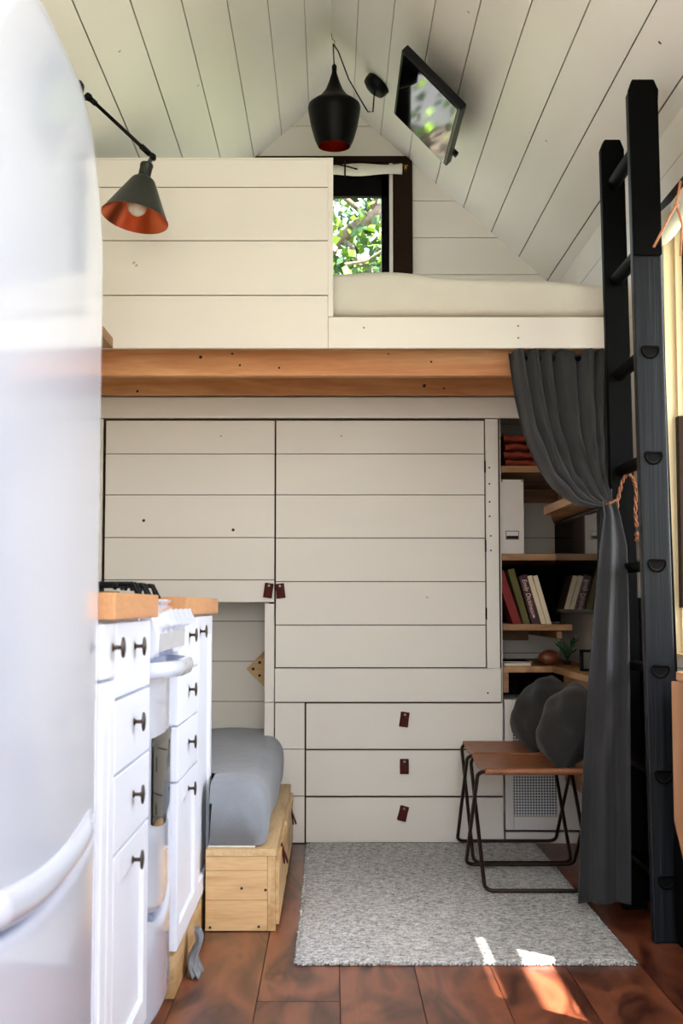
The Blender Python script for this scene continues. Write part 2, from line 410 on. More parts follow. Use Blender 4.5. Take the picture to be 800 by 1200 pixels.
# gable wall (back) with window hole ------------------------------------------
gx0, gx1 = WX(305, YB, 250), WX(474, YB, 250)      # opening
gz0, gz1 = 1.95, WZ(189, YB)
gable = MB()
zs = [WZ(p, YB) for p in (148, 192, 235.5, 278.6)]
st = zs[2]-zs[3]
seam_all = sorted([zs[3]-st*k for k in range(18)] + zs[:3] + [zs[0]+st, zs[0]+2*st])
rows = [0.0] + [z for z in seam_all if z > .02 and z < RIDGE-.03] + [RIDGE]
def clip_row(xa, xb, za, zb):
    """board piece between xa..xb clipped under the roof slopes"""
    def lim(z): return (RIDGE - z)/SL
    pts = []
    la, lb = lim(za), lim(zb)
    A0, A1 = max(xa, -la), min(xb, la); B0, B1 = max(xa, -lb), min(xb, lb)
    if A1 <= A0: return
    pts = [(A0, za), (A1, za)]
    if A1 > B1 + 1e-6 and xb < la and xb > lb: pts.append((xb, RIDGE - SL*xb))
    if B1 > B0: pts += [(B1, zb), (B0, zb)]
    else: pts.append((0 if xa < 0 < xb else A0, min(zb, RIDGE)))
    if A0 < B0 - 1e-6 and xa > -la and xa < -lb: pts.append((xa, RIDGE + SL*xa))
    return pts
def gable_rows(mb, y, depth, m, x0, x1, hole, sgn=1, gap=GAP, rows=rows):
    for i in range(len(rows)-1):
        za = rows[i] + gap/2; zb = rows[i+1] - gap/2
        zz = [za] + [z for z in (hole[2], hole[3]) if za < z < zb] + [zb]
        for j in range(len(zz)-1):
            mid = (zz[j]+zz[j+1])/2
            if hole[2] < mid < hole[3]: spans = [(x0, hole[0]), (hole[1], x1)]
            else: spans = [(x0, x1)]
            for (a, b) in spans:
                p = clip_row(a, b, zz[j], zz[j+1])
                if p and len(p) >= 3: mb.prism(p, (y, y+depth*sgn), m)
gable_rows(gable, YB, .016, M['ship'], -1.0, 1.0, (gx0, gx1, gz0, gz1))
gable_rows(gable, YB+.010, .10, M['seam'], -1.1, 1.1, (gx0, gx1, gz0, gz1), gap=-.002, rows=[0, gz0, gz1, RIDGE+.05])
struct(gable.build('wall_back', origin=(0,YB,0)), 'white shiplap gable wall behind the sleeping loft')

# side walls -----------------------------------------------------
def side_wall(side, holes):
    mb = MB(); zt = zc(1.0)
    rowz = [0] + [.06 + .163*k for k in range(14) if .06+.163*k < zt-.02] + [zt+.03]
    def emit(xa, xb, m, rows, gap):
        for i in range(len(rows)-1):
            za = rows[i]+gap/2; zb = rows[i+1]-gap/2
            cutz = sorted(set([za, zb] + [z for h in holes for z in (h[2], h[3]) if za < z < zb]))
            for j in range(len(cutz)-1):
                mid = (cutz[j]+cutz[j+1])/2
                ys = YF
                for h in sorted(holes):
                    if h[2] < mid < h[3]:
                        if h[0] > ys: mb.box(xa, xb, ys, h[0], cutz[j], cutz[j+1], m)
                        ys = h[1]
                mb.box(xa, xb, ys, YB, cutz[j], cutz[j+1], m)
    a, b = (side*XW, side*(XW+.016)); emit(min(a,b), max(a,b), M['ship'], rowz, GAP)
    a, b = (side*(XW+.010), side*(XW+.11)); emit(min(a,b), max(a,b), M['seam'], [0, zt], 0)
    return mb
WIN1 = (2.99, 3.80, .74, 2.06)
WIN2 = (2.24, 2.92, .80, 1.90)
DOORR = (.35, 1.15, .95, 2.0)
FILLHOLE = (-.2, 1.15, 1.0, 2.05)  # unseen opening added for the left fill lamp
struct(side_wall(-1, [FILLHOLE]).build('wall_left', origin=(-1,2,0)), 'white shiplap wall behind the kitchen units')
struct(side_wall(1, [WIN1, WIN2, DOORR]).build('wall_right', origin=(1,2,0)), 'white shiplap wall beside the ladder with window openings')
# wall behind camera with wide opening
fw = MB()
gable_rows(fw, YF, .016, M['ship'], -1.0, 1.0, (-.75, .75, .50, 2.5), sgn=-1)
gable_rows(fw, YF-.010, .1, M['seam'], -1.1, 1.1, (-.75, .75, .50, 2.5), sgn=-1, gap=-.002, rows=[0, .50, 2.5, RIDGE+.05])
struct(fw.build('wall_front', origin=(0,YF,0)))

# frames and glass of the side windows
def side_window(name, h, dark=True, mull=1):
    r = thing(name, (1.0, (h[0]+h[1])/2, h[2]), None, None, kind='structure')
    y0, y1, z0, z1 = h
    j = MB(); t = .012
    j.box(1.0, 1.11, y0, y0+t, z0, z1, M['cream']); j.box(1.0, 1.11, y1-t, y1, z0, z1, M['cream'])
    j.box(1.0, 1.11, y0, y1, z1-t, z1, M['cream']); j.box(1.0, 1.11, y0, y1, z0, z0+t, M['cream'])
    # stepped stops on the far jamb
    j.box(1.03, 1.05, y1-.03, y1-t, z0+t, z1-t, M['cream']); j.box(1.07, 1.09, y1-.024, y1-t, z0+t, z1-t, M['cream'])
    j.build('window_jamb', parent=r)
    c = MB(); w = .035
    c.box(.988, .9995, y0-w, y1+w, z1, z1+w, M['darkwood'])
    c.build('window_head_trim', parent=r)
    s = MB(); f = .04
    s.box(1.055, 1.085, y0+t, y0+t+f, z0+t, z1-t); s.box(1.055, 1.085, y1-t-f, y1-t, z0+t, z1-t)
    s.box(1.055, 1.085, y0+t, y1-t, z0+t, z0+t+f); s.box(1.055, 1.085, y0+t, y1-t, z1-t-f, z1-t)
    if name == 'window_2': s.box(1.026, 1.0295, y1-.05, y1-.0125, .885, 1.45); s.box(1.0295, 1.055, y1-.05, y1-.0305, .885, 1.45)
    s.build('window_sash', M['darkwood'], r)
    g = MB(); g.box(1.068, 1.072, y0+t+f, y1-t-f, z0+t+f, z1-t-f); g.build('pane', M['glass'], r)
    return r
side_window('window_2', WIN1)
side_window('window_3', WIN2)
side_window('window_4', DOORR)

# unseen slats added outside to block and shape sun through the side windows
pr = MB()
for (a, b) in ((1.12, 1.36), (1.361, 1.608), (1.622, 1.70)):
    pr.box(a, b, -1.5, 5.5, 2.2, 2.215)
pr.box(1.608, 1.622, 2.26, 5.5, 2.2, 2.215); pr.box(1.608, 1.622, -1.5, 1.5, 2.2, 2.215)
pr.box(1.70, 1.95, 2.30, 3.6, 2.2, 2.215)
pr.box(1.12, 1.69, 1.0, 1.05, 2.216, 2.27); pr.box(1.12, 1.69, 4.6, 4.65, 2.216, 2.27)
struct(pr.build('trim_1', M['shelfwoodY']), 'unseen wooden slats added outside the side wall to shape the sun')

# gable window -------------------------------------------------------------
gw = thing('window_1', (0, YB, gz0), None, None, kind='structure'); gw['label'] = 'dark-framed loft window looking out on a tree'
c = MB()
ex0, ex1 = WX(298, YB, 250), WX(483, YB, 250); et = WZ(184, YB)
c.box(ex0, ex1, YB-.016, YB-.001, WZ(191, YB), et)
c.box(WX(460, YB, 250), ex1, YB-.016, YB-.001, 1.95, WZ(191, YB)-.0005)
c.box(ex0, WX(321, YB, 250), YB-.016, YB-.001, 1.95, WZ(191, YB)-.0005)
c.build('window_casing', M['darkwood'], gw, bevel=.002)
j = MB()
j.box(gx0, gx0+.012, YB, YB+.11, gz0, gz1); j.box(gx1-.012, gx1, YB, YB+.11, gz0, gz1)
j.box(gx0, gx1, YB, YB+.11, gz1-.012, gz1); j.box(gx0, gx1, YB, YB+.11, gz0, gz0+.012)
j.box(WX(456, YB, 250), WX(460, YB, 250), YB-.010, YB+.05, gz0+.012, gz1-.012, M['ship'])
j.build('window_jamb', M['darkwood'], gw)
s = MB()
sx0, sx1 = WX(322, YB, 250), WX(456, YB, 250); glx = WX(447, YB, 250); gtop = WZ(229, YB)
s.box(sx0-.03, sx0+.03, YB+.01, YB+.045, gz0+.012, gz1-.012); s.box(glx, sx1+.003, YB+.01, YB+.045, gz0+.012, gz1-.012)
s.box(sx0, sx1, YB+.01, YB+.045, gtop, gz1-.012); s.box(sx0, sx1, YB+.01, YB+.045, gz0+.012, gz0+.05)
s.build('window_sash', M['dark'], gw)
g = MB(); g.box(sx0+.03, glx, YB+.025, YB+.029, gz0+.05, gtop); g.build('pane', M['glass'], gw)
# rolled blind above the loft window
bl = thing('rolled_blind', (WX(390, YB, 198), YB-.06, WZ(198, YB)), 'rolled white fabric blind tied with a leather strap above the loft window', 'blind')
r = MB(); yb = YB-.05
zc_ = WZ(198, YB-.05); xa, xb = WX(335, yb, 198), WX(471, yb, 198)
N = 14
pts = [(xa+(xb-xa)*i/N, yb, zc_ - .004*math.sin(PI*i/N)) for i in range(N+1)]
r.tube(pts, [.024+.004*math.sin(i*.9) for i in range(N+1)], n=14)
r.build('blind_roll', M['blind'], bl)
sp = MB(); sx = WX(404, yb, 198)
sp.tube([(sx, yb-.031*math.cos(a), zc_+.031*math.sin(a)) for a in [k*2*PI/14 for k in range(14)]], .004, n=6, closed=True)
sp.tube([(sx-.04, yb-.03, zc_+.012), (sx, yb-.034, zc_+.002), (sx+.055, yb-.032, zc_-.012)], .0035, n=6)
sp.build('leather_strap', M['darkwood'], bl)
br = MB(); bx = WX(475, yb, 195)
br.cyl((bx-.012, yb+.01, WZ(193, yb)), (bx+.012, yb+.01, WZ(193, yb)), .003); br.cyl((bx, yb-.012, WZ(197, yb)), (bx, yb+.032, WZ(197, yb)), .006)
br.build('brass_bracket', M['brass'], bl)

# ---------------------------------------------------------------- closet built-in
YC = 4.88
XL, XR = WX(120.5, YC, 600), WX(585, YC, 640)
XM = WX(322, YC, 600)
Z = lambda p: WZ(p, YC)
X = lambda p: WX(p, YC, 650)
cl = thing('built_in_closet', ((XL+XR)/2, YC, 0), 'white shiplap built-in closet wall with leather pulls under the loft', 'closet')
f = MB()
zt = Z(463)
ship(f, -.995, .995, YC, Z(490), WZ(462.5, 4.83)-.0015, [])
f.box(-.995, XL-.003, YC, YC+.02, 0, Z(490)-.002, M['ship'])
f.box(X(569.5), X(584.5), YC, YC+.02, Z(783), Z(491), M['ship'])                 # hinge stile
for i, (a, b) in enumerate(((783.5, 822.5),)):
    f.box(X(322.5), X(585.5), YC, YC+.02, Z(b), Z(a), M['ship'])
f.box(X(310.5), X(321.5), YC, YC+.02, Z(822.5), Z(707.5), M['ship'])             # jamb beside the nook
f.box(X(310.5), X(321.5), YC+.0, YC+.02, .30, Z(823.5), M['ship'])
ship(f, X(322.8), X(357), YC, 0.004, Z(824), [Z(878), Z(933)])
f.box(X(357.5), X(358.5), YC+.012, YC+.02, 0, Z(824), M['seam'])
f.box(X(322), X(587), YC+.021, YC+.03, 0, Z(490), M['seam'])                    # dark carcass edge behind the joints
f.box(XL, X(322), YC+.021, YC+.03, Z(706)+.004, Z(490), M['seam'])
f.box(-.255, -.235, YC+.031, 5.22, .0, 1.66, M['ship'])                            # nook right side
f.box(XR, XR+.012, YC+.0315, YB-.02, 0.0, 1.66, M['ship'])                      # side of niche
f.box(-.99, XR, YC+.031, 5.3, .97, .985, M['ship'])                            # nook top
for (px, py) in ((574,548),(574,567),(574,588),(574,605),(575,628),(575,645),(570,812)):
    disc(f, (X(px), YC, Z(py)), .0035, (0,-1,0), M['knot'])
f.build('closet_frame', parent=cl, bevel=.0008)
nb = MB()
ship(nb, -.99, -.256, 5.22, .0, .969, [WZ(p, 5.22) for p in (728,775,822,869,916)])
nb.build('nook_back_panel', parent=cl)
def pull(px, py, rot, parent, Y=YC):
    p = W(px, py, Y); R = Matrix.Rotation(rot, 3, 'Y'); m = MB(); w, h, t = .0165, .028, .0045
    m.box(p.x-w, p.x+w, Y-.011, Y-.011+t, p.z-h, p.z+h, R=R)
    m.box(p.x-w, p.x+w, Y-.0062, Y-.002, p.z-h, p.z+h, R=Matrix.Rotation(rot*1.3, 3, 'Y'))
    o = m.build('leather_pull', M['leather'], parent, bevel=.003)
    q = p + R @ Vector((0,0,h*.66))
    s = MB(); s.cyl((q.x, Y-.0135, q.z), (q.x, Y-.001, q.z), .0045, n=10); s.build('screw', M['metal'], o)
    return o
def build_panel(name, x0, x1, z0, z1, seams, parent, knots=()):
    m = MB(); ship(m, x0, x1, YC-.001, z0, z1, seams)
    for (px, py, r, mm) in knots: disc(m, (X(px), YC-.001, Z(py)), r, (0,-1,0), mm)
    return m.build(name, parent=parent, bevel=.0008)
dl = build_panel('closet_door', X(122.5), X(321.2), Z(705.5), Z(493), [Z(p) for p in (532,580,630,679.5)], cl,
                 [(168,610,.006,M['knot']),(273,621,.006,M['knot']),(258,511,.004,M['knot2'])])
pull(314.5, 692, .12, dl, YC-.002)
dr = build_panel('closet_door', X(323.2), X(568), Z(782), Z(493), [Z(p) for p in (532,580,630.5,681.5,732.5)], cl, [(400,511,.004,M['knot2']),(500,700,.004,M['knot2'])])
pull(328.5, 692.5, -.1, dr, YC-.002)
for py in (547, 640, 719):
    hg = MB(); hg.cyl((X(568.8), YC-.003, Z(py)-.022), (X(568.8), YC-.003, Z(py)+.022), .003, n=8); hg.build('door_hinge', M['dark'], dr)
for (a, b, px, py, rt) in ((824.5, 877.5, 473.5, 843, .12), (879.5, 932.5, 473.5, 898, 0), (934.8, 987.2, 472, 953, .22)):
    d = build_panel('closet_drawer', X(359), X(586.5), Z(b), Z(a), [], cl)
    pull(px, py, rt, d, YC-.002)

# ---------------------------------------------------------------- niche: shelves and base panel
nx0 = XR + .0125
nd = MB()
nd.box(nx0+.0, .998, YC+.0, YC+.55, Z(489), Z(463), M['ship'])
def shelf(name_label, y0, y1, ztop, th, x1, extra=None, mt='shelfwood'):
    m = MB(); m.box(nx0, x1, y0, y1, ztop-th, ztop)
    if extra: extra(m)
    return m.build('wall_shelf', M[mt], bevel=.002), name_label
def back_rail(ztop):
    def e(m): m.box(nx0, .998, YB-.03, YB-.002, ztop-.085, ztop-.031)
    return e
z1s = Z(545); z2s = Z(648.5); z3s = Z(731.5); z4s = Z(781)
o, l = shelf('', YC+.02, YB-.002, z1s, .026, .998, back_rail(z1s)); tag(o, 'top wooden shelf of the niche holding the rust-red folded blanket', 'shelf', 'shelves in the niche')
o, l = shelf('', YC+.02, YB-.002, z2s, .026, .998, back_rail(z2s)); tag(o, 'wooden niche shelf under the white magazine file', 'shelf', 'shelves in the niche')
def brk(m): m.box(.865, .885, YC+.05, YB-.002, z3s-.055, z3s-.0265); m.box(nx0, .86, YB-.03, YB-.002, z3s-.08, z3s-.03)
o, l = shelf('', YC+.01, YB-.002, z3s, .024, X(670), brk); tag(o, 'wooden niche shelf carrying the row of leaning books', 'shelf', 'shelves in the niche')
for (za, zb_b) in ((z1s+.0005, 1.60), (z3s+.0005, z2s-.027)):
    m = MB(); m.box(nx0+.001, .997, YB-.05, YB-.036, za, zb_b); m.build('niche_dark_sheet', M['dark'], cl)  # near-black sheets added to darken the top and third niche rows
# ledge (desk top) that turns the corner to run along the right wall
lg = thing('corner_ledge', (.85, 4.8, 0), 'low L-shaped wooden ledge with potted plant, turning from niche along right wall', 'ledge')
m = MB(); m.prism([(nx0, YC+.02), (.842, YC+.02), (.842, 3.96), (.998, 3.96), (.998, YB-.002), (nx0, YB-.002)], (z4s-.024, z4s), axis='Z')
m.build('ledge_top', M['shelfwoodY'], lg, bevel=.002)
m = MB(); m.box(.868, .998, 3.97, YC-.06, .24, z4s-.0245); m.build('ledge_side_cabinet', M['shelfwoodY'], lg, bevel=.003)
m = MB(); m.box(nx0, nx0+.02, YC+.022, YC+.05, Z(812), z4s-.0245); m.build('support_post', M['shelfwood'], lg)
m = MB(); m.box(nx0+.0, .998, YC+.35, YC+.36, Z(822), z4s-.0245); m.box(nx0+.1, .9, YC+.10, YC+.34, Z(822), Z(800)); m.build('cubby_dark_fill', M['dark'], lg)  # near-black back and block stand in for the dark of the open cubby
# grille cabinet below
gc = thing('grille_cabinet', (.81, YC, 0), 'low white cabinet with a perforated metal grille below the corner ledge', 'cabinet')
m = MB(); zt_ = Z(820)
m.box(nx0+.001, X(599), YC+.004, YC+.024, Z(973), zt_); m.box(X(650), .997, YC+.004, YC+.024, Z(973), zt_)
m.box(X(599), X(650), YC+.004, YC+.024, Z(973), Z(957)); m.box(X(599), X(650), YC+.004, YC+.024, Z(839), zt_)
m.box(nx0+.001, .997, YC+.006, YC+.3, zt_-.02, zt_-.001)
m.build('cabinet_front', M['white'], gc, bevel=.002)
m = MB(); m.box(X(599), X(650), YC+.014, YC+.018, Z(957), Z(839)); m.build('perforated_grille', M['grille'], gc)
m = MB(); m.box(nx0+.001, .997, YC+.0, YC+.02, 0.001, Z(975.5)); m.build('plinth', M['white'], gc, bevel=.002)

# mitred shelf above the wall television
m = MB(); zs_ = WZ(604, 4.67)
m.prism([(.775, 3.92), (.775, 4.66), (.80, 4.66), (.89, 5.12), (.998, 5.12), (.998, 3.92)], (zs_, zs_+.03), axis='Z')
tag(m.build('wall_shelf', M['shelfwoodY'], bevel=.002), 'mitred pale wood shelf above the black screen beside the grey curtain', 'shelf')
tv = thing('television', (.9, 4.5, .87), 'black wall-mounted screen above the corner ledge, reflecting the books', 'television')
m = MB(); m.box(.862, .90, 4.12, 4.93, .865, zs_-.01); m.build('television_case', M['blackplastic'], tv, bevel=.004)
m = MB(); m.box(.859, .8618, 4.135, 4.918, .878, zs_-.022); m.build('screen', M['screen'], tv)
m = MB(); m.box(.901, .998, 4.4, 4.6, 1.0, 1.15); m.build('wall_mount', M['black'], tv)

# niche contents
bk = thing('folded_blanket', (X(617), YC+.25, z1s), 'rust-red folded blanket on the top niche shelf', 'blanket')
m = MB()
x0b, x1b = X(595), X(668)
hh = (Z(506)-z1s)/4
for k in range(4):
    def fn(u, v, k=k):
        a = 2*PI*v; rx = .16; rz = hh*.5
        ca, sa = math.cos(a), math.sin(a); e = .45
        yy = YC+.22 + rx*math.copysign(abs(ca)**e, ca); z = z1s + hh*(k+.5) + rz*math.copysign(abs(sa)**.7, sa)
        return Vector((x0b+(x1b-x0b)*u + .004*math.sin(k*3+v*5), yy + .006*math.sin(u*17+k), z + .002*math.sin(u*23+k*2)))
    m.grid(fn, 20, 24, M['redcloth'])
m.build('blanket_folds', parent=bk)
def magfile(px0, px1, py0, py1, Y, dep, label, mt):
    t = thing('magazine_file', ((WX(px0,Y)+WX(px1,Y))/2, Y, z2s), label, 'magazine file')
    a, b = WX(px0, Y, 600), WX(px1, Y, 600); z0, z1 = z2s+.0005, WZ(py0, Y)
    m = MB(); tt = .004
    m.box(a, b, Y, Y+tt, z0, z1); 
    m.prism([(Y+tt, z0), (Y+dep, z0), (Y+dep, z0+(z1-z0)*.35), (Y+dep*.45, z1), (Y+tt, z1)], (a, a+tt), axis='X')
    m.prism([(Y+tt, z0), (Y+dep, z0), (Y+dep, z0+(z1-z0)*.35), (Y+dep*.45, z1), (Y+tt, z1)], (b-tt, b), axis='X')
    m.box(a, b, Y+tt, Y+dep, z0, z0+tt); m.box(a, b, Y+dep-tt, Y+dep, z0, z0+(z1-z0)*.35)
    m.build('file_box', mt, t, bevel=.001)
    m = MB(); s = (b-a)/28
    m.box(a-.0006, a+.009, Y-.0012, Y+.01, z1-.009, z1+.0006); m.build('corner_guard', M['metal'], t); m = MB(); m.box(b-.009, b+.0006, Y-.0012, Y+.01, z1-.009, z1+.0006); m.build('corner_guard', M['metal'], t)
    m = MB(); xa, xb = a+(b-a)*.2, b-(b-a)*.22; za, zb = WZ(632.5, Y), WZ(622, Y)
    m.box(xa, xb, Y-.002, Y-.0004, zb-.003, zb); m.box(xa, xb, Y-.002, Y-.0004, za, za+.003); m.box(xa, xa+.003, Y-.002, Y-.0004, za, zb); m.box(xb-.003, xb, Y-.002, Y-.0004, za, zb)
    m.box(xa+.003, xb-.003, Y-.0012, Y-.0003, za+.003, (za+zb)/2-.002, M['darkwood'])
    m.build('label_holder', M['metal'], t)
    return t
magfile(586.5, 613.5, 562, 648, YC+.04, .26, 'white magazine file with metal label holder on the middle niche shelf', M['white'])
# books
def book(px_bot, px_top, py_top, w, label, cover, name_spine=None, dep=.15):
    """a book leaning left: spine faces the camera"""
    Y = YC+.035; xb = WX(px_bot, Y, 731); z0 = z3s+.0008; ztop = WZ(py_top, Y); xt = WX(px_top, Y, py_top)
    ang = math.atan2(xb - xt, ztop - z0)
    t = thing('book', (xb, Y, z0), label, 'book', 'books leaning on the niche shelf')
    hgt = math.hypot(xb-xt, ztop-z0) - w*.0
    # local frame built upright then rotated
    q = Matrix.Rotation(-ang, 3, 'Y')
    def L(m_):
        m_.v = [Vector((xb, 0, z0)) + q @ Vector((p.x, 0, p.z)) + Vector((0, p.y, 0)) for p in m_.v]; return m_
    # pivot is lower right corner of spine
    m = MB(); m.box(-w, 0, Y, Y+.004, 0, hgt); m.box(-w, -w+.003, Y+.004, Y+dep, 0, hgt); m.box(-.003, 0, Y+.004, Y+dep, 0, hgt)
    L(m).build('cover', cover, t, bevel=.001)
    m = MB(); m.box(-w+.0032, -.0032, Y+.0045, Y+dep-.004, .003, hgt-.003); L(m).build('pages', M['paper'], t)
    return t, q, xb, z0, hgt, Y, w
bwid = .028
book(611, 590, 668, .032, 'red book leaning at the left end of the shelf row', M['bred'])
b_ = book(621, 602, 666, .024, 'olive green book leaning between the red and wine-red books', M['bolive'])
tb = book(632.5, 617, 673, .031, 'wine-red book with white title lettering on its spine', M['bwine'])
book(640, 623, 674, .0185, 'cream book leaning against the wine-red book', M['bcream'])
book(646.2, 629.5, 674, .0185, 'cream book at the right end of the leaning row', M['bcream'])
# lettering on wine book
t, q, xb, z0, hgt, Yb, w = tb
cu = bpy.data.curves.new('title', 'FONT'); cu.body = 'Emily Dickinson'; cu.size = .024; cu.align_x = 'CENTER'; cu.align_y = 'CENTER'; cu.extrude = .0003; cu.shear = .25
tmp = bpy.data.objects.new('title_tmp', cu); C.objects.link(tmp); bpy.context.view_layer.update()
me = bpy.data.meshes.new_from_object(tmp.evaluated_get(bpy.context.evaluated_depsgraph_get())); bpy.data.objects.remove(tmp)
base = parent_world(t)
for v in me.vertices:
    lx, ly = v.co.x, v.co.y
    loc = Vector((-w/2 + ly, 0, hgt*.56 - lx*.92))
    p = Vector((xb, 0, z0)) + q @ loc; v.co = Vector((p.x, Yb-.0008 - v.co.z, p.z)) - base
me.materials.clear(); me.materials.append(M['text'])
to = bpy.data.objects.new('spine_title', me); C.objects.link(to); to.parent = t
m = MB(); p = Vector((xb,0,z0)) + q @ Vector((-w/2, 0, hgt*.17)); m.ball((p.x, Yb-.0006, p.z), .006, M['text'], 8, (.7,.08,1)); m.build('spine_emblem', parent=t)

# ledge things
def mag(z, x0, x1, y0, y1, h, label, mt):
    m = MB(); m.box(x0, x1, y0, y1, z, z+h, mt); m.box(x0+.002, x1+.0004, y0-.0004, y1-.003, z+.0015, z+h-.0015, M['paper'])
    return tag(m.build('magazine', bevel=.0008), label, 'magazine', 'magazines on the ledge')
mag(z4s+.0005, X(591), X(622), YC+.04, YC+.22, .010, 'pale magazine at the bottom of the little pile on the ledge', M['white'])
mag(z4s+.0112, X(590), X(624), YC+.055, YC+.235, .006, 'dark magazine on top of the little pile on the ledge', M['dark'])
# leather pouch
m = MB(); pc = W(643, 775, YC+.14)
def fn(u, v):
    th = 2*PI*u; ph = PI*(v-.5)
    return Vector((pc.x + .042*math.cos(ph)*math.copysign(abs(math.cos(th))**.7, math.cos(th)), YC+.14+.03*math.cos(ph)*math.sin(th), z4s+.001+.027+.027*math.sin(ph)*(1+.12*math.cos(3*th))))
m.grid(fn, 24, 12); lp = m.build('leather_pouch', M['brownleather']); tag(lp, 'rust-brown leather pouch on the ledge beside the plant', 'pouch')
# plant in glass
pp = W(665, 783, YC-.0); px_ = .89; py_ = YC-.02
pl = thing('potted_plant', (px_, py_, z4s), 'small green succulent in a glass jar on the corner ledge', 'plant')
m = MB(); m.lathe([(.0,.001),(.014,.001),(.016,.006),(.0165,.034),(.0155,.036),(.0145,.034),(.014,.008),(0,.007)], (px_,py_,z4s+.0005), n=20); m.build('glass_jar', M['glass'], pl)
m = MB(); m.lathe([(0,.008),(.0135,.008),(.0135,.022),(0,.024)], (px_,py_,z4s+.0005), n=16); m.build('soil', M['darkwood'], pl)
m = MB()
for k in range(22):
    a = k*2.4; h = .035+.055*random.random(); r0 = .018+.038*random.random()
    p0 = Vector((px_, py_, z4s+.022)); p1 = p0 + Vector((math.cos(a)*r0*.5, math.sin(a)*r0*.5, h*.6)); p2 = p0 + Vector((math.cos(a)*r0*1.25, math.sin(a)*r0*1.25, h))
    m.tube([p0, p1, p2], [.0012,.0014,.001], n=5)
    d = (p2-p1).normalized(); sd = d.cross(Vector((0,0,1))).normalized()*.009
    m.add([p1, (p1+p2)/2+sd, p2+d*.012, (p1+p2)/2-sd], [(0,1,2,3)])
m.build('leaves', M['leafp'], pl)
fr = thing('small_frame', (.93, 4.52, z4s), 'small dark box frame standing on the ledge against the curtain', 'frame')
xa, xb, ya = WX(681,4.52,780), WX(690.5,4.52,780), 4.52
m = MB(); zt2 = z4s+.075
m.box(xa, xa+.008, ya, ya+.03, z4s, zt2); m.box(xa+.05, xa+.058, ya, ya+.03, z4s, zt2); m.box(xa+.008, xa+.05, ya, ya+.03, z4s, z4s+.008); m.box(xa+.008, xa+.05, ya, ya+.03, zt2-.008, zt2)
m.build('frame_border', M['dark'], fr)
m = MB(); m.box(xa+.008, xa+.05, ya+.012, ya+.016, z4s+.008, zt2-.008); m.build('frame_panel', M['metal'], fr)

# ---------------------------------------------------------------- loft
YL = 1500/355.0
lf = thing('sleeping_loft', (0, YL, 1.7), 'white-painted sleeping loft platform with stepped guard panel and wooden joists', 'loft')
ZL = lambda p: WZ(p, YL)
XLf = lambda p: WX(p, YL, 300)
m = MB()
ship(m, -.995, XLf(390)-.0, YL, ZL(345.5), ZL(187), [ZL(219.5), ZL(282)], .02)
m.box(-.995, XLf(384), YL-.0, YL+.02, ZL(408), ZL(346.6), M['ship'])
m.box(XLf(384), XLf(390.3), YL-.003, YL+.024, ZL(371.3), ZL(186.6), M['ship'])
m.box(-.996, XLf(390.3), YL-.003, YL+.03, ZL(187), ZL(185), M['ship'])
for (px, py) in ((157,308),(160,311)): disc(m, (XLf(px), YL, ZL(py)), .006, (0,-1,0), M['knot2'], ay=.7)
m.build('guard_panel', parent=lf, bevel=.0015)
m = MB(); m.box(XLf(384.2), WX(714.5, YL, 390), YL, YL+.02, ZL(408), ZL(371.5), M['ship'])
for (px, py) in ((426,384),(606,382),(606,396)): disc(m, (XLf(px), YL, ZL(py)), .003, (0,-1,0), M['knot'])
m.build('fascia_board', parent=lf, bevel=.002)
m = MB(); m.box(-.995, WX(714.5, YL, 390), YL+.021, YL+.055, ZL(408)+.004, ZL(371.5)-.01); m.build('rim_joist', M['joist'], lf)
jz1 = WZ(440.5, 4.35); jz2 = WZ(462.5, 4.83)
def joist(y, z0, kn):
    m = MB(); m.box(-.995, .93, y, y+.038, z0, z0+.14)
    for (px, py, r) in kn: disc(m, (WX(px, y, py), y, WZ(py, y)), r, (0,-1,0), M['knot'])
    m.build('joist', M['joist'], lf, bevel=.002)
joist(4.35, jz1, [(235,418.5,.006),(272,414.5,.004),(281,428,.004),(327,431,.004),(505,424,.004),(455,415,.003)])
joist(4.83, jz2, [(161,458.5,.005),(497,452,.007),(520,455,.004)])
m = MB(); m.box(-.995, .93, YL+.056, YB-.003, jz2+.141, jz2+.16); m.build('loft_deck', M['pineY'], lf)
# mattress in the loft
ml = thing('loft_mattress', (0, 4.9, 1.84), 'white-covered mattress lying on the sleeping loft', 'mattress')
m = MB(); zt0 = jz2+.163; zm = ZL(309) 
def fn(u, v):
    # closed loop profile in YZ swept along X with rounded corners
    a = 2*PI*v; e = .28
    ca, sa = math.cos(a), math.sin(a)
    y = 4.95 + .665*math.copysign(abs(ca)**e, ca)
    hz = (zm-zt0)/2; z = zt0 + hz + hz*math.copysign(abs(sa)**e, sa)
    x = -.94 + 1.875*u
    if z > zt0+.1: z += .010*math.sin(x*5+1)*math.sin(y*3.1) + .006*math.sin(x*13+y*7) - max(0, x-.1)*.03 + max(0, y-5)*0
    if y < 4.4: y += .006*math.sin(x*9) + .004*math.sin(x*23+z*9)
    end = min(u, 1-u)
    if end < .02:
        k = (.02-end)/.02; z = zt0+hz + (z-zt0-hz)*(1-.12*k*k)
    return Vector((x, y, z))
m.grid(fn, 90, 72)
n0 = len(m.v)
m.f.append([i*91 for i in range(72)]); m.mi.append(0); m.sm.append(False); m.attr.append((0,0,0))
m.f.append([i*91+90 for i in range(72)]); m.mi.append(0); m.sm.append(False); m.attr.append((0,0,0))
m.build('mattress_cover', M['whitesheet'], ml)

# ---------------------------------------------------------------- pendant, TV on slope, sconce
YP = 5.05
hook = W(388.5, 46, YP)
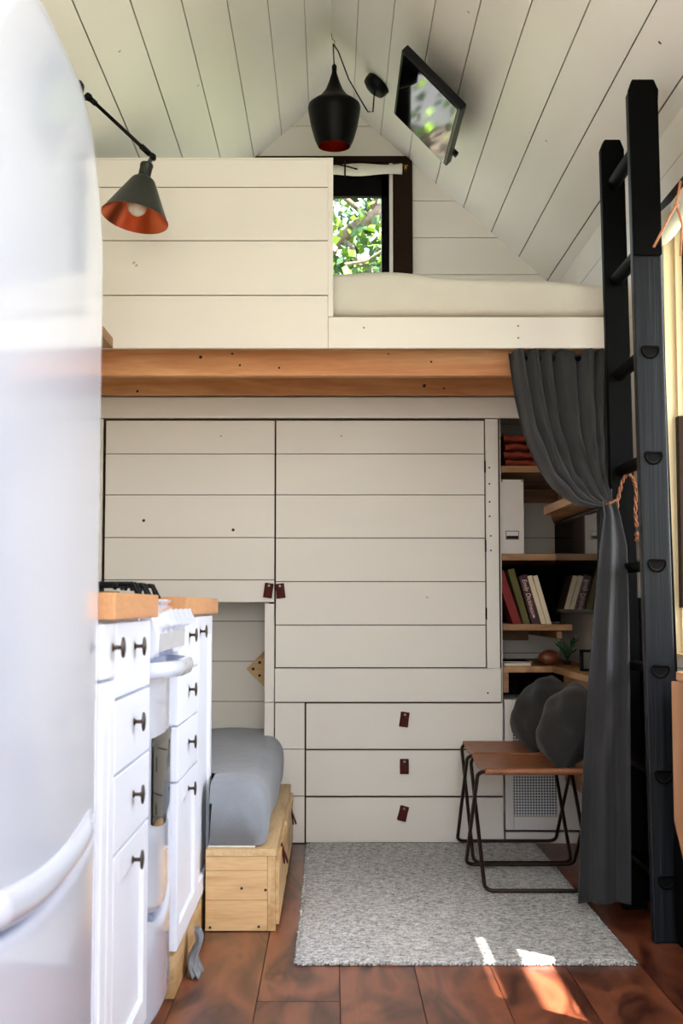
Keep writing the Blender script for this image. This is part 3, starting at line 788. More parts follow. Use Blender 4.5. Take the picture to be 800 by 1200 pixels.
# slide hook height to the ridge
hook = Vector((0, YP, RIDGE)); 
sP = 1500/YP
pd = thing('pendant_lamp', (0, YP, W(389, 172, YP).z), 'black hanging pendant lamp with copper inside below the ridge', 'pendant lamp')
P = lambda px, py: W(px, py, YP)
zb_ = P(391,171).z; cx = P(391.5, 130).x; sc1 = YP/1500
prof_px = [(19.5,171.5),(23.5,163),(28,148),(31,132),(31.8,126),(30.5,122.5),(25,118.5),(17,113.5),(10.5,105.5),(6.5,96),(3.2,86),(2.2,80)]
out = [(r*sc1, P(391,y).z) for (r, y) in prof_px]
m = MB(); m.lathe([(r, z) for (r, z) in out], (cx, YP, 0), n=40); m.build('lamp_shade', M['black'], pd)
m = MB(); m.lathe([(r-.0015 if r > .004 else r, z+(.0002 if i == 0 else -.001)) for i, (r, z) in enumerate(out[:10])], (cx, YP, 0), n=40); m.build('copper_lining', M['copper'], pd)
m = MB(); top = Vector((cx, YP, P(391,81).z)); hk = Vector((.008, YP, RIDGE-.045))
m.lathe([(.010,0),(.010,.02),(.004,.028)], (cx, YP, P(391,83).z), n=12)
YD = 5.12; dc_dir = Vector((SL, 0, 1)).normalized()
dxx = WX(444, YD, 118); dcc = Vector((dxx, YD, zc(dxx))) - dc_dir*.012
e_ = W(431, 131, YD-.03)
m.tube([top, hk], .0028, n=6)
m.tube([hk, hk+Vector((.02,.0,-.03)), (hk+e_)/2 + Vector((-.008,0,-.005)), e_+Vector((-.008,0,.012)), e_, e_+Vector((.02,0,.0)), dcc+Vector((-.01,-.02,-.02))], .0028, n=6)
m.build('lamp_cord', M['black'], pd)
m = MB(); m.tube([hk+Vector((0,0,-.006)), hk+Vector((.006,0,-.002)), hk+Vector((.006,0,.012)), hk+Vector((-.004,0,.02)), Vector((0,YP,RIDGE-.0))], .002, n=6); m.build('ceiling_hook', M['brass'], pd)
m = MB(); m.lathe([(0,-.036),(.030,-.034),(.050,-.024),(.0545,-.008),(.055,.010)], dcc, dc_dir, n=32); m.build('ceiling_rose', M['black'], pd)

# television under the ceiling slope
n_ = Vector((-SL, 0, -1)).normalized()
tvz = thing('television', (0,0,0), 'small black television hung from the right ceiling slope, reflecting leaves', 'television')
def on_plane(px, py, off):
    d = W(px, py, 4.0) - Vector((0,0,CAMZ)); t = (RIDGE - CAMZ - off*math.hypot(1,SL))/(d.z + SL*d.x)
    return Vector((0,0,CAMZ)) + d*t
A = on_plane(469.5, 55.5, .10); B = on_plane(545, 124, .10); D = on_plane(460, 127, .10); Cc = on_plane(521, 187.5, .10)
tvz.location = (A+B+Cc+D)/4
T0 = (A+B+Cc+D)/4 + Vector((-.004,0,-.02))
import sys
print('TV corners', A, B, Cc, D, (B-A).length, (D-A).length)
ex = (B-A).normalized(); ey = Vector((0,1,0)); sl_len = ((B-A).length+(Cc-D).length)/2; yl = ((D.y-A.y)+(Cc.y-B.y))/2
TILT = Matrix.Rotation(math.radians(3.2), 3, ey); ex = TILT @ ex; n_ = TILT @ n_
def tvbox(m, u0, u1, v0, v1, w0, w1, mt=None):
    vs = [T0 + ex*u + ey*v - n_*w for u in (u0,u1) for v in (v0,v1) for w in (w0,w1)]
    m.add(vs, [(0,1,3,2),(4,6,7,5),(0,4,5,1),(2,3,7,6),(0,2,6,4),(1,5,7,3)], mt); return m
hu, hv = sl_len/2, yl/2
m = MB(); tvbox(m, -hu, hu, -hv, hv, .003, .034); m.build('television_case', M['blackplastic'], tvz, bevel=.004)
m = MB(); tvbox(m, -hu+.014, hu-.014, -hv+.014, hv-.014, .0, .0028); m.build('screen', M['screen'], tvz)
m = MB(); tvbox(m, -.05, .05, -.06, .06, .0345, .1); m.build('ceiling_mount', M['black'], tvz)
m = MB(); tvbox(m, hu-.03, hu+.012, hv-.09, hv-.06, .0345, .05); m.build('release_knob', M['black'], tvz)

# sconce on left slope
YS = 1500/388.0
S_ = lambda px, py, dy=0: W(px, py, YS+dy)
wl = thing('wall_lamp', (0,0,0), 'dark swing-arm sconce with copper-lined cone shade on the left ceiling slope', 'wall lamp')
j1 = S_(104, 114); j2 = S_(179, 184); wl.location = tuple(j1)
m = MB()
m.tube([j1, j2], .0058, n=10)
dd = (j2-j1).normalized()
m.tube([j2-dd*.05, j2-dd*.012], [.0095,.0085], n=12); m.tube([j1+dd*.0, j1+dd*.03], [.008,.009], n=12)
m.build('lamp_arm', M['black'], wl)
m = MB()
m.ball(j2, .011); m.cyl(j2+Vector((0,-.014,0)), j2+Vector((0,.014,0)), .009, n=12); m.build('swivel_joint', M['black'], wl); m = MB()
m.ball(j1, .012); m.cyl(j1+Vector((0,-.016,0)), j1+Vector((0,.016,0)), .009, n=12)
m.tube([j1, j1+Vector((-.022,0,-.002)), j1+Vector((-.03,0,.004))], [.009,.010,.007], n=10)
xs0 = j1.x-.06; cp = Vector((xs0, YS, zc(xs0)))
m.tube([j1+Vector((-.028,0,.002)), cp - Vector((-SL,0,1)).normalized()*.02], .0065, n=10)
m.build('swivel_joint', M['black'], wl)
m = MB(); m.lathe([(0,-.026),(.035,-.024),(.05,-.012),(.052,0)], cp, Vector((-SL,0,1)), n=28); m.build('mounting_plate', M['black'], wl)
ap = S_(172, 193); bc = S_(159.5, 259); bc.y -= .03      # bottom centre, shade tips a little toward the room
ax = (bc - ap).normalized(); Lh = (bc-ap).length
m = MB(); m.tube([j2, ap+ax*.006], .007, n=10)
prof = [(.010,-.004),(.0195,-.002),(.021,.004),(.0195,.008),(.0195,.040),(.022,.043),(.034,.052),(.0385,.058),(.102,Lh-.002),(.104,Lh)]
m.lathe(prof, ap, ax, n=40); sh = m.build('lamp_shade', M['lampgreen'], wl)
m = MB(); m.lathe([(.1035,Lh+.0003),(.1005,Lh-.002),(.037,.061),(.0,.055)], ap, ax, n=40); m.build('copper_lining', M['copper'], wl)
m = MB(); bp_ = ap + ax*(Lh-.045); m.lathe([(0,.036),(.014,.033),(.026,.022),(.030,.006),(.027,-.01),(.016,-.03),(.013,-.05)], bp_, ax, n=24); m.build('light_bulb', M['bulb'], wl)

# ---------------------------------------------------------------- kitchen run
XF = -.352; CT = .911; CB = .868
def knob(y, z, parent, x=XF+.0):
    m = MB()
    m.lathe([(.007,0),(.0065,.0015),(.0035,.003),(.0032,.012),(.005,.0145),(.0165,.016),(.0172,.0172),(.0165,.0185),(.010,.020),(.0,.0208)], (x, y, z), (1,0,0), n=20)
    return m.build('knob', M['bronze'], parent)
def front(name, y0, y1, z0, z1, parent, framed=False):
    m = MB(); t = .019; xa = XF - t
    if not framed: m.box(xa, XF, y0, y1, z0, z1)
    else:
        r = .05
        m.box(xa, XF, y0, y0+r, z0, z1); m.box(xa, XF, y1-r, y1, z0, z1); m.box(xa, XF, y0+r, y1-r, z0, z0+r); m.box(xa, XF, y0+r, y1-r, z1-r, z1)
        m.box(xa, XF-.009, y0+r, y1-r, z0+r, z1-r)
    return m.build(name, M['cab'], parent, bevel=.002)
def body(t, y0, y1):
    m = MB(); m.box(-.985, XF-.021, y0, y1, .095, CB-.001); m.build('cabinet_body', M['cab'], t, bevel=.001)
    m = MB(); m.box(-.95, XF-.004, y0, y1, 0.001, .094); m.build('toe_kick', M['pineY'], t)
def drawers(t, y0, y1):
    for (a, b, kz, fr_) in ((.738,.862,.818,False), (.615,.733,.684,False), (.486,.610,.556,False), (.105,.481,.442,True)):
        d = front('drawer', y0+.002, y1-.002, a, b, t, fr_); knob((y0+y1)/2, kz, d)
t = thing('base_cabinet', (-.66, 2.0, 0), 'narrow white base cabinet squeezed between fridge and near drawer unit', 'cabinet', 'white kitchen base cabinets')
body(t, 1.99, 2.105); d = front('drawer', 1.992, 2.103, .775, .862, t); knob(2.072, .823, d); front('door', 1.992, 2.103, .105, .770, t, True)
t = thing('base_cabinet', (-.66, 2.3, 0), 'white four-drawer base cabinet on the near side of the cooker', 'cabinet', 'white kitchen base cabinets')
body(t, 2.106, 2.505); drawers(t, 2.106, 2.505)
t = thing('base_cabinet', (-.66, 3.2, 0), 'white four-drawer base cabinet on the far side of the cooker', 'cabinet', 'white kitchen base cabinets')
body(t, 2.975, 3.41); drawers(t, 2.975, 3.41)
t = thing('base_cabinet', (-.66, 3.6, 0), 'narrow white single-door cabinet at the bed end of the kitchen', 'cabinet', 'white kitchen base cabinets')
body(t, 3.411, 3.80); d = front('door', 3.413, 3.80, .105, .862, t, True); knob(3.45, .822, d)
m = MB(); m.box(-.99, -.335, 1.99, 2.49, CB, CT); tag(m.build('worktop', M['butcher'], bevel=.002), 'butcher-block worktop between the fridge and the cooker', 'worktop')
m = MB(); m.box(-.99, -.335, 2.982, 3.80, CB, CT); tag(m.build('worktop', M['butcher'], bevel=.002), 'butcher-block worktop beyond the cooker, next to the bed nook', 'worktop')
# grey cloth under cabinet
m = MB()
def fn(u, v):
    a = 2*PI*u; r = .012 + .022*v + .006*math.sin(5*a+v*6) + .004*math.sin(9*a)
    return Vector((-.330 + .35*r*math.cos(a)*1.0 + .008*math.sin(v*7), 3.21 + r*math.sin(a)*1.6 - .03*v, .100 - .098*v + .004*math.sin(a*3)))
m.grid(fn, 40, 12); tag(m.build('cleaning_cloth', M['greycloth'], solid=.002), 'crumpled grey cloth hanging at the toe kick below the far drawers', 'cloth')

# cooker
ck = thing('cooker', (-.66, 2.74, 0), 'white gas cooker between the two worktops', 'cooker')
y0, y1 = 2.51, 2.968
m = MB(); m.box(-.985, -.385, y0, y1, .03, .895); m.box(-.985, -.37, y0, y1, .895, .905)
for yy in (y0+.04, y1-.04):
    for xx in (-.95, -.43): m.cyl((xx, yy, 0), (xx, yy, .03), .018, n=12)
m.box(-.985, -.96, y0, y1, .905, .93)
m.build('cooker_body', M['enamel'], ck, bevel=.006)
def slab(name, ya, yb, z0, z1, xf, xb, parent, mt, bow=.0, r=.012, ztop=None, zlow=None, hole=None, sag=0):
    """rounded, slightly bowed front slab facing +X"""
    m = MB(); ny, nz = 28, 28
    zt = ztop or (lambda y: z1); zl = zlow or (lambda y: z0)
    def dens(t): return .5-.5*math.cos(PI*t)
    def pt(i, j, front_):
        y = ya + (yb-ya)*dens(i/ny); a, b = zl(y), zt(y); z = a + (b-a)*dens(j/nz)
        e = min(y-ya, yb-y, z-a, b-z)
        k = max(0, 1-e/r); x = xf + bow*(1-((y-(ya+yb)/2)/((yb-ya)/2))**2) - r*(1-math.sqrt(max(0,1-k*k)))
        return Vector((x if front_ else xb, y, z))
    vs = [pt(i, j, True) for j in range(nz+1) for i in range(ny+1)]
    fs = [(j*(ny+1)+i, j*(ny+1)+i+1, (j+1)*(ny+1)+i+1, (j+1)*(ny+1)+i) for j in range(nz) for i in range(ny)]
    bd = [(i, 0) for i in range(ny)] + [(ny, j) for j in range(nz)] + [(ny-i, nz) for i in range(ny)] + [(0, nz-j) for j in range(nz)]
    b = len(vs); vs += [pt(i, j, False) for (i, j) in bd]; nb_ = len(bd)
    for k in range(nb_):
        i, j = bd[k]; i2, j2 = bd[(k+1) % nb_]
        fs.append((j*(ny+1)+i, j2*(ny+1)+i2, b+(k+1) % nb_, b+k))
    fs.append(list(range(b, b+nb_)))
    m.add(vs, fs, mt, True)
    return m.build(name, parent=parent)
yc_ = (y0+y1)/2
od = slab('oven_door', y0+.004, y1-.004, .265, .755, -.368, -.384, ck, M['enamel'], bow=.016, zlow=lambda y: .262+.05*((y-yc_)/.23)**2)
# oven window: dark glass standing just proud of the bowed door
m = MB()
def fn(u, v):
    y = y0+.075 + (y1-y0-.15)*u; k = (y-yc_)/(.23)
    zl = .435 + .045*k*k; zh = .625 + .0*k
    return Vector((-.368 + .016*(1-k*k) + .0012, y, zl+(zh-zl)*v))
m.grid(fn, 24, 8); m.build('oven_window', M['screen'], od, solid=.002)
# handle bar
m = MB(); N = 24
hp = []
for i in range(N+1):
    u = i/N; y = y0+.02+(y1-y0-.04)*u; k = abs(2*u-1); x = -.368 + .058*(1-k**4.5)
    hp.append((x, y))
vs = []; 
for (x, y) in hp:
    for (dx, dz) in ((-.010,-.017),(.004,-.015),(.009,0),(.004,.015),(-.010,.017)): vs.append((x+dx, y, .772-.022+dz+.012))
fs = []
for i in range(N):
    for k in range(5): fs.append((i*5+k, i*5+(k+1)%5, (i+1)*5+(k+1)%5, (i+1)*5+k))
fs += [[0,1,2,3,4], [N*5+k for k in range(5)]]
m.add(vs, fs, M['enamel'], True); m.build('oven_handle', parent=od)
# control panel sloping
m = MB(); m.prism([(-.384,.785),(-.352,.785),(-.338,.800),(-.336,.835),(-.350,.872),(-.378,.894),(-.384,.895)], (y0+.004, y1-.004), M['enamel']); m.build('control_panel', parent=ck, bevel=.004)
for k in range(5):
    yy = y0+.06+k*(y1-y0-.12)/4; nn = Vector((.55,0,.45)).normalized() if True else None
    m = MB(); prof = [(.0,.0),(.021,.0),(.021,.003),(.0175,.006),(.0165,.020),(.013,.023),(0,.0235)]
    m.lathe(prof, (-.346, yy, .856), (.92,0,.39), n=20)
    q = Vector((0,0,1)).rotation_difference(Vector((.92,0,.39)).normalized()).to_matrix()
    cpt = Vector((-.346, yy, .856)); bx_ = MB(); bx_.box(-.016,.016,-.005,.005,.018,.036); m.add([cpt + q @ p for p in bx_.v], bx_.f, None)
    m.build('burner_knob', M['enamel'], ck)
m = MB(); m.box(-.3825,-.371, y0+.05, y0+.20, .762, .772); m.build('oven_vent', M['dark'], ck)
slab('storage_drawer', y0+.004, y1-.004, .06, .255, -.366, -.384, ck, M['enamel'], bow=.018, ztop=lambda y: .245+.05*((y-yc_)/.23)**2-.0)
# grates
for k, yy in enumerate((2.61, 2.74, 2.87)):
    m = MB()
    for xx in (-.90, -.68, -.46): 
        pass
    za = .915; zt_g = .934
    xsA, xsB = -.93, -.385
    m.tube([(xsA, yy, .906), (xsA+.006, yy, zt_g), (xsB-.012, yy, zt_g), (xsB, yy, .906)], .0055, n=6)
    m.tube([(xsA, yy-.042, .906), (xsA+.006, yy-.042, zt_g), (xsB-.012, yy-.042, zt_g), (xsB, yy-.042, .906)], .0055, n=6)
    for xx in (-.88,-.76,-.64,-.52,-.43): m.tube([(xx, yy-.06, .925), (xx, yy-.05, zt_g), (xx, yy+.02, zt_g), (xx, yy+.03, .925)], .005, n=6)
    m.build('pan_grate', M['black'], ck)
for (xx, yy) in ((-.5,2.63),(-.5,2.85),(-.82,2.63),(-.82,2.85)):
    m = MB(); m.lathe([(.045,.0),(.045,.008),(.03,.010),(.03,.016),(0,.017)], (xx, yy, .9055), n=24); m.build('burner', M['black'], ck)

# fridge
fy0, fy1 = 1.27, 1.985; rc = .27
fg = thing('refrigerator', (-.68, (fy0+fy1)/2, 0), 'glossy white rounded-top refrigerator filling the left foreground', 'refrigerator')
ftop = 1.632
def ztop_f(y):
    e = min(y-fy0, fy1-y)
    if e >= rc: return ftop
    k = 1-max(0, e)/rc; return ftop - rc*1.0*(1-math.sqrt(max(0, 1-k*k))) 
m = MB(); ys = [fy0+(fy1-fy0)*(.5-.5*math.cos(PI*i/40)) for i in range(41)]
m.prism([(y, ztop_f(y)-.012) for y in ys] + [(fy1, .04), (fy0, .04)], (-.985, -.43), M['fridgebody'], axis='X')
m.build('fridge_body', parent=fg, bevel=.004)
fyc = (fy0+fy1)/2
seamz = lambda y: .522+.03*((y-fyc)/.35)**2
slab('fridge_door', fy0, fy1, .535, ftop, -.358, -.428, fg, M['enamel'], bow=.008, r=.012, ztop=ztop_f, zlow=lambda y: seamz(y)+.006)
slab('freezer_door', fy0, fy1, .06, .515, -.358, -.428, fg, M['enamel'], bow=.008, r=.012, ztop=lambda y: seamz(y)-.004)
m = MB()
def fn(u, v):
    y = fy0+.04+(fy1-fy0-.08)*u; k = min(1, 8*min(u, 1-u)); a = PI*v
    xb = -.358+.008*(1-((y-fyc)/.3525)**2)
    return Vector((xb-.004+.016*math.sin(a)*k, y, seamz(y)+.030-.022*math.cos(a)))
m.grid(fn, 40, 10); m.build('door_handle', M['enamel'], fg, solid=.002)
for (xx, yy) in ((-.95,fy0+.05),(-.95,fy1-.05),(-.46,fy0+.05),(-.46,fy1-.05)):
    m = MB(); m.cyl((xx,yy,0),(xx,yy,.04),.02,n=12); m.build('foot', M['blackplastic'], fg)

# wooden shelf over the kitchen, its far end shows past the fridge
m = MB(); zsh = WZ(409, 4.2)
m.box(-.998, WX(133, 4.2, 409), 2.1, 4.19, zsh, zsh+.035); m.box(-.998, -.97, 2.1, 4.19, zsh-.05, zsh-.001)
tag(m.build('wall_shelf', M['shelfwoodY'], bevel=.002), 'wooden shelf high on the left wall ending at the loft front', 'shelf')

# ---------------------------------------------------------------- day bed
db = thing('bed_box', (-.5, 3.6, 0), 'pine box bed base projecting from the nook, with leather-pulled drawers', 'bed')
by = 3.578; bz = .222; bxr = -.153
m = MB()
hs = [0.002, .085, .165, bz-.018]
for i in range(3): m.box(-.345, bxr-.022, by, by+.018, hs[i]+.0004, hs[i+1]-.0004)
for (px, py) in ((246,1087),(303,1086),(283,1041),(311,1043)): disc(m, (WX(px, by, py), by, WZ(py, by)), .004, (0,-1,0), M['knot'])
m.build('end_panel', M['pine'], db, bevel=.001)
m = MB(); m.box(bxr-.0215, bxr, by-.001, 4.875, .002, bz-.0185); m.build('side_rail', M['pineY'], db, bevel=.001)
m = MB(); m.prism([(-.345,by-.002),(bxr+.001,by-.002),(bxr+.001,4.875),(-.262,4.875),(-.262,5.2),(-.98,5.2),(-.98,3.805),(-.345,3.805)], (bz-.018, bz), axis='Z'); m.build('top_board', M['pineY'], db, bevel=.001)
m = MB(); m.box(-.98, -.36, 3.806, 3.82, .002, bz-.0185); m.box(-.345,-.33,by+.02,3.8,.002,bz-.0185); m.build('inner_panel', M['pineY'], db)
for (yy, py, px, ya, yb) in ((3.80, 1000, 329, 3.58, 4.14), (4.68, 957, 338, 4.22, 4.86)):
    m = MB(); m.box(bxr+.0002, bxr+.010, ya, yb, .02, bz-.03); d = m.build('bed_drawer', M['pineY'], db, bevel=.001)
    z = WZ(py, yy); m = MB(); m.box(bxr+.0105, bxr+.0145, yy-.017, yy+.017, z-.028, z+.03, R=Matrix.Rotation(-.15,3,'Y')); m.box(bxr+.015, bxr+.019, yy-.017, yy+.017, z-.028, z+.03, R=Matrix.Rotation(-.35,3,'Y'))
    m.build('leather_pull', M['leather'], d, bevel=.002)
m = MB(); m.box(-.342, -.21, by+.02, 3.78, bz+.0005, bz+.006); tag(m.build('bed_sheet', M['white'], bevel=.002), 'white sheet edge under the grey nook mattress', 'sheet')
mt = MB(); mz0 = bz+.0065; mz1 = .40
def fn(u, v):
    yy = 3.60 + 1.60*u; d = yy-3.60
    top = .5
    xl = -.338 if yy < 3.81 else -.338 - min(1, (yy-3.81)/.03)*.60
    xr = -.178 + .005*math.sin(yy*9)
    r = .055; hz = mz1-mz0
    # perimeter of a rounded rectangle, bottom right corner tucked in
    segs = [((xl, mz0), (xr-.045, mz0)), None, ((xr, mz0+r), (xr, mz1-r)), None, ((xr-r, mz1), (xl+.02, mz1)), None]
    w = v*4
    if w < 1: x, z = xl+(xr-.012-xl)*w, mz0
    elif w < 2:
        t = w-1; a = -PI/2 + t*PI/2; x = xr-.012+.012*math.cos(a); z = mz0+hz*.5*(1+math.sin(a)); 
    elif w < 3:
        t = w-2; a = t*PI/2; x = xr-.06+.06*math.cos(a); z = mz0+hz*.5+hz*.5*math.sin(a)**.75
    else: t = w-3; x, z = xr-.06+(xl-xr+.06)*t, mz1
    if z > mz0+.1: z += .003*math.sin(yy*11+x*30)
    if d < .06:
        k = 1-math.sqrt(max(0, 1-(1-d/.06)**2)); z = mz0 + (z-mz0)*(1-.32*k); x = xl + (x-xl)*(1-.12*k)
    return Vector((x, yy, max(z, mz0)))
us = 80
mt.grid(fn, us, 48)
for e_i in (0, us): mt.f.append([j*(us+1)+e_i for j in range(48)]); mt.mi.append(0); mt.sm.append(True); mt.attr.append((0,0,0))
tag(mt.build('mattress', M['greysheet']), 'grey linen covered mattress on the pine bed box in the nook', 'mattress')
# peg board diamond on nook back
m = MB(); cpt = W(313, 784, 5.19)
pts = [(cpt.x-.085, cpt.z), (cpt.x, cpt.z-.085), (cpt.x+.045, cpt.z-.04), (cpt.x+.045, cpt.z+.04), (cpt.x, cpt.z+.085)]
pts = [(x-.0,z) for x, z in pts]
m.prism(pts, (5.198, 5.218), M['pine'])
for k in (-1,0,1):
    for l in (-1,0,1):
        hx_ = cpt.x - .005 + (k+l)*.026; hz_ = cpt.z + (k-l)*.026
        if abs(hx_-cpt.x)+abs(hz_-cpt.z) < .07 and hx_ < cpt.x+.04: m.cyl((hx_, 5.195, hz_), (hx_, 5.1985, hz_), .006, M['hole'], 10)
tag(m.build('peg_plate'), 'small drilled light-wood plate on the back of the bed nook', 'wooden plate')

# ---------------------------------------------------------------- rug
m = MB(); rx0, rx1, ry0, ry1 = -.086, .757, 3.252, 4.85
def fnr(u, v):
    x = rx0+(rx1-rx0)*u; y = ry0+(ry1-ry0)*v
    e = min(u*(rx1-rx0), (1-u)*(rx1-rx0), v*(ry1-ry0), (1-v)*(ry1-ry0))
    z = .011*min(1, .35+e/.012) + .0012*math.sin(x*190+y*31)*math.sin(y*170) + .0015*math.sin(x*9+2)*math.sin(y*4)
    if u in (0,1): x += .004*math.sin(y*160)+.003*math.sin(y*47)
    if v in (0,1): y += .003*math.sin(x*220)+.002*math.sin(x*61)
    return Vector((x, y, max(.002, z)))
m.grid(fnr, 140, 220); b0 = len(m.v)
# underside skirt
vs = [Vector((rx0,ry0,.0005)),Vector((rx1,ry0,.0005)),Vector((rx1,ry1,.0005)),Vector((rx0,ry1,.0005))]
m.add(vs, [(0,1,2,3)], None)
rg = m.build('rug', M['rug']); tag(rg, 'grey marled woven wool rug on the wooden floor', 'rug')
m = MB()
for k in range(150):
    x = rx0 + (rx1-rx0)*(k+.5)/150; l = .006+.006*random.random()
    m.tube([(x, ry0+.003, .006), (x+random.uniform(-.003,.003), ry0-l, .003)], .002, n=5)
for k in range(200):
    y = ry0 + (ry1-ry0)*(k+.5)/200
    for xx, sg in ((rx0,-1),(rx1,1)):
        m.tube([(xx-sg*.003, y, .006), (xx+sg*(.004+.004*random.random()), y+random.uniform(-.003,.003), .003)], .002, n=4)
o = m.build('rug_fringe', M['rug'], rg); o['kind'] = 'stuff'

# ---------------------------------------------------------------- stools
def stool_parts(t):
    Wd, Dp, H = .365, .405, .365
    r = .0062; cr = .03
    def loop(ytop, ybot, inset):
        x0, x1 = inset, Wd-inset
        a = Vector((x0, ytop, H)); b = Vector((x1, ytop, H)); c_ = Vector((x1, ybot, r)); d_ = Vector((x0, ybot, r))
        P4 = [a, b, c_, d_]; pts = []
        for i in range(4):
            p = P4[i]; q0 = (P4[i-1]-p).normalized(); q1 = (P4[(i+1)%4]-p).normalized()
            s_, e_ = p+q0*cr, p+q1*cr
            for k in range(7):
                tt = k/6; pts.append(s_*(1-tt)**2 + p*2*tt*(1-tt) + e_*tt*tt)
        return pts
    m = MB(); m.tube(loop(.02, Dp, .0), r, n=8, closed=True); m.build('rod_frame', M['rod'], t)
    m = MB(); m.tube(loop(Dp-.02, .0, .016), r, n=8, closed=True); m.build('rod_frame', M['rod'], t)
    m = MB()
    def fs_(u, v):
        x = .022 + (Wd-.044)*u
        # wraps rod, sags in the middle
        if v < .12: a = v/.12*PI; y = .02 - .009*math.sin(a)*1.0; z = H - .009*math.cos(a)*1.0
        elif v > .88: a = (1-v)/.12*PI; y = Dp-.02 + .009*math.sin(a); z = H - .009*math.cos(a)
        else:
            w = (v-.12)/.76; y = .02 + (Dp-.04)*w; z = H + .009 - .020*math.sin(PI*w)**.8
        return Vector((x, y, z))
    m.grid(fs_, 16, 50); m.build('leather_seat', M['tan'], t, solid=.0035)
st1 = thing('folding_stool', (0,0,0), 'brown leather sling stool with crossed rods, nearest the camera', 'stool', 'leather sling stools on the rug')
stool_parts(st1)
st2 = copy_tree(st1); st1.location = (.455, 4.0, .0125); st2.location = (.468, 4.43, .0125)
st2['label'] = 'brown leather sling stool standing against the drawers behind the front stool'
# cushions
def cushion(name, c, size, rotz, tilt, label, roll=0, seed=0):
    R = Matrix.Rotation(rotz, 3, 'Z') @ Matrix.Rotation(tilt, 3, 'X') @ Matrix.Rotation(roll, 3, 'Y')
    m = MB(); n = 26; th = .088
    for sgn in (-1, 1):
        def fn(u, v, sgn=sgn):
            a, b = 2*u-1, 2*v-1
            f_ = max(0, (1-abs(a)**2.2))**.62 * max(0, (1-abs(b)**2.2))**.62
            k = 1 - .03*(1-a*a)*abs(b)**3 - .05*(a*a)**2*abs(b); k2 = 1 - .03*(1-b*b)*abs(a)**3 - .05*(b*b)**2*abs(a)
            p = Vector((a*size/2*k2, sgn*th*f_*(1+.1*math.sin(a*3+seed)+.05*math.sin(9*b+seed+4*a)), b*size/2*k))
            p.y += (.007*math.sin(6*a+seed)*math.sin(5*b) + .004*math.sin(17*b+7*a+seed)*(1-f_))*f_**.5
            return R @ p
        m.grid(fn, n, n)
    m.v = [p + Vector(c) for p in m.v]
    return tag(m.build(name, M['pillow']), label, 'cushion', 'charcoal cushions on the stools')
sz = .012 + .372
cushion('cushion', (.772, 4.20, sz+.118), .27, math.radians(-76), math.radians(-26), 'charcoal cushion leaning on the front stool beside the curtain', roll=.22, seed=1)
cushion('cushion', (.765, 4.66, sz+.120), .27, math.radians(-72), math.radians(-32), 'charcoal cushion leaning on the rear stool against the ledge', roll=.24, seed=3)

# ---------------------------------------------------------------- ladder
ld = thing('loft_ladder', (.88, 3.65, 0), 'tall black wooden loft ladder with curved rung sockets by the window', 'ladder')
def rail_x(z): return .862 + (2.3-z)*.013
def rail(y, ztop, w, mt, t=.034):
    m = MB(); c = .012
    xt, xb = rail_x(ztop), rail_x(0)
    pts = [(xb-w/2, 0), (xb+w/2, 0), (xt+w/2, ztop-.03), (xt+w/2-c, ztop), (xt-w/2+c, ztop), (xt-w/2, ztop-.03)]
    m.prism(pts, (y, y+t), mt)
    return m
YN, YFR = 3.456, 3.832
m = rail(YN, W(757, 97, YN).z, .078, M['railsheen']); m.build('rail', parent=ld, bevel=.004)
m = rail(YFR, W(721, 163, YFR).z, .072, M['railblack']); m.build('rail', parent=ld, bevel=.004)
m = MB(); m.prism([(rail_x(0)+.036, .002), (rail_x(0)+.060, .002), (rail_x(2.3)+.044, 2.3), (rail_x(2.3)+.030, 2.3)], (YN+.0345, YN+.05), M['railblack']); m.build('rail_backing', parent=ld)
# extension cheek on the near rail's upper part
m = MB(); z0_, z1_ = WZ(300, YN), W(757, 95, YN).z
xt = rail_x(z1_); m.prism([(rail_x(z0_)-.041, z0_), (rail_x(z0_)+.038, z0_), (xt+.041, z1_-.06), (xt+.043, z1_-.03), (xt+.03, z1_), (xt-.03, z1_), (xt-.041, z1_-.03)], (YN-.014, YN-.0005), M['railblack'])
m.build('rail_extension', parent=ld, bevel=.003)
zr = [WZ(p, YN) for p in (166, 290, 412, 536, 662, 786, 910, 1034)]
for i, z in enumerate(zr):
    m = MB(); xc = rail_x(z)
    half = [(math.cos(a)*.021, -.0 + math.sin(a)*.024) for a in [PI + PI*k/12 for k in range(13)]]
    m.prism([(xc+a, z+.010+b) for a, b in half] + [(xc+.021, z+.014), (xc-.021, z+.014)], (YN+.0345, YFR-.0005), M['railblack'])
    m.build('rung', parent=ld, bevel=.002)
    if i >= 2:
        # socket lip round the rung end on the face of the rail
        m = MB(); ring = [(xc+math.cos(a)*.0235, YN-.003, z+.008+math.sin(a)*.026) for a in [PI*1.02 + PI*.96*k/14 for k in range(15)]]
        m.tube(ring + [(xc+.020, YN-.003, z+.013), (xc-.020, YN-.003, z+.013)], .003, n=6, closed=True)
        m.prism([(xc+a*.9, z+.010+b*.9) for a, b in half] + [(xc+.019, z+.011), (xc-.019, z+.011)], (YN-.0012, YN-.0002), M['dark'])
        m.mats = [M['railblack'], M['dark']]; m.build('rung_socket', parent=ld)

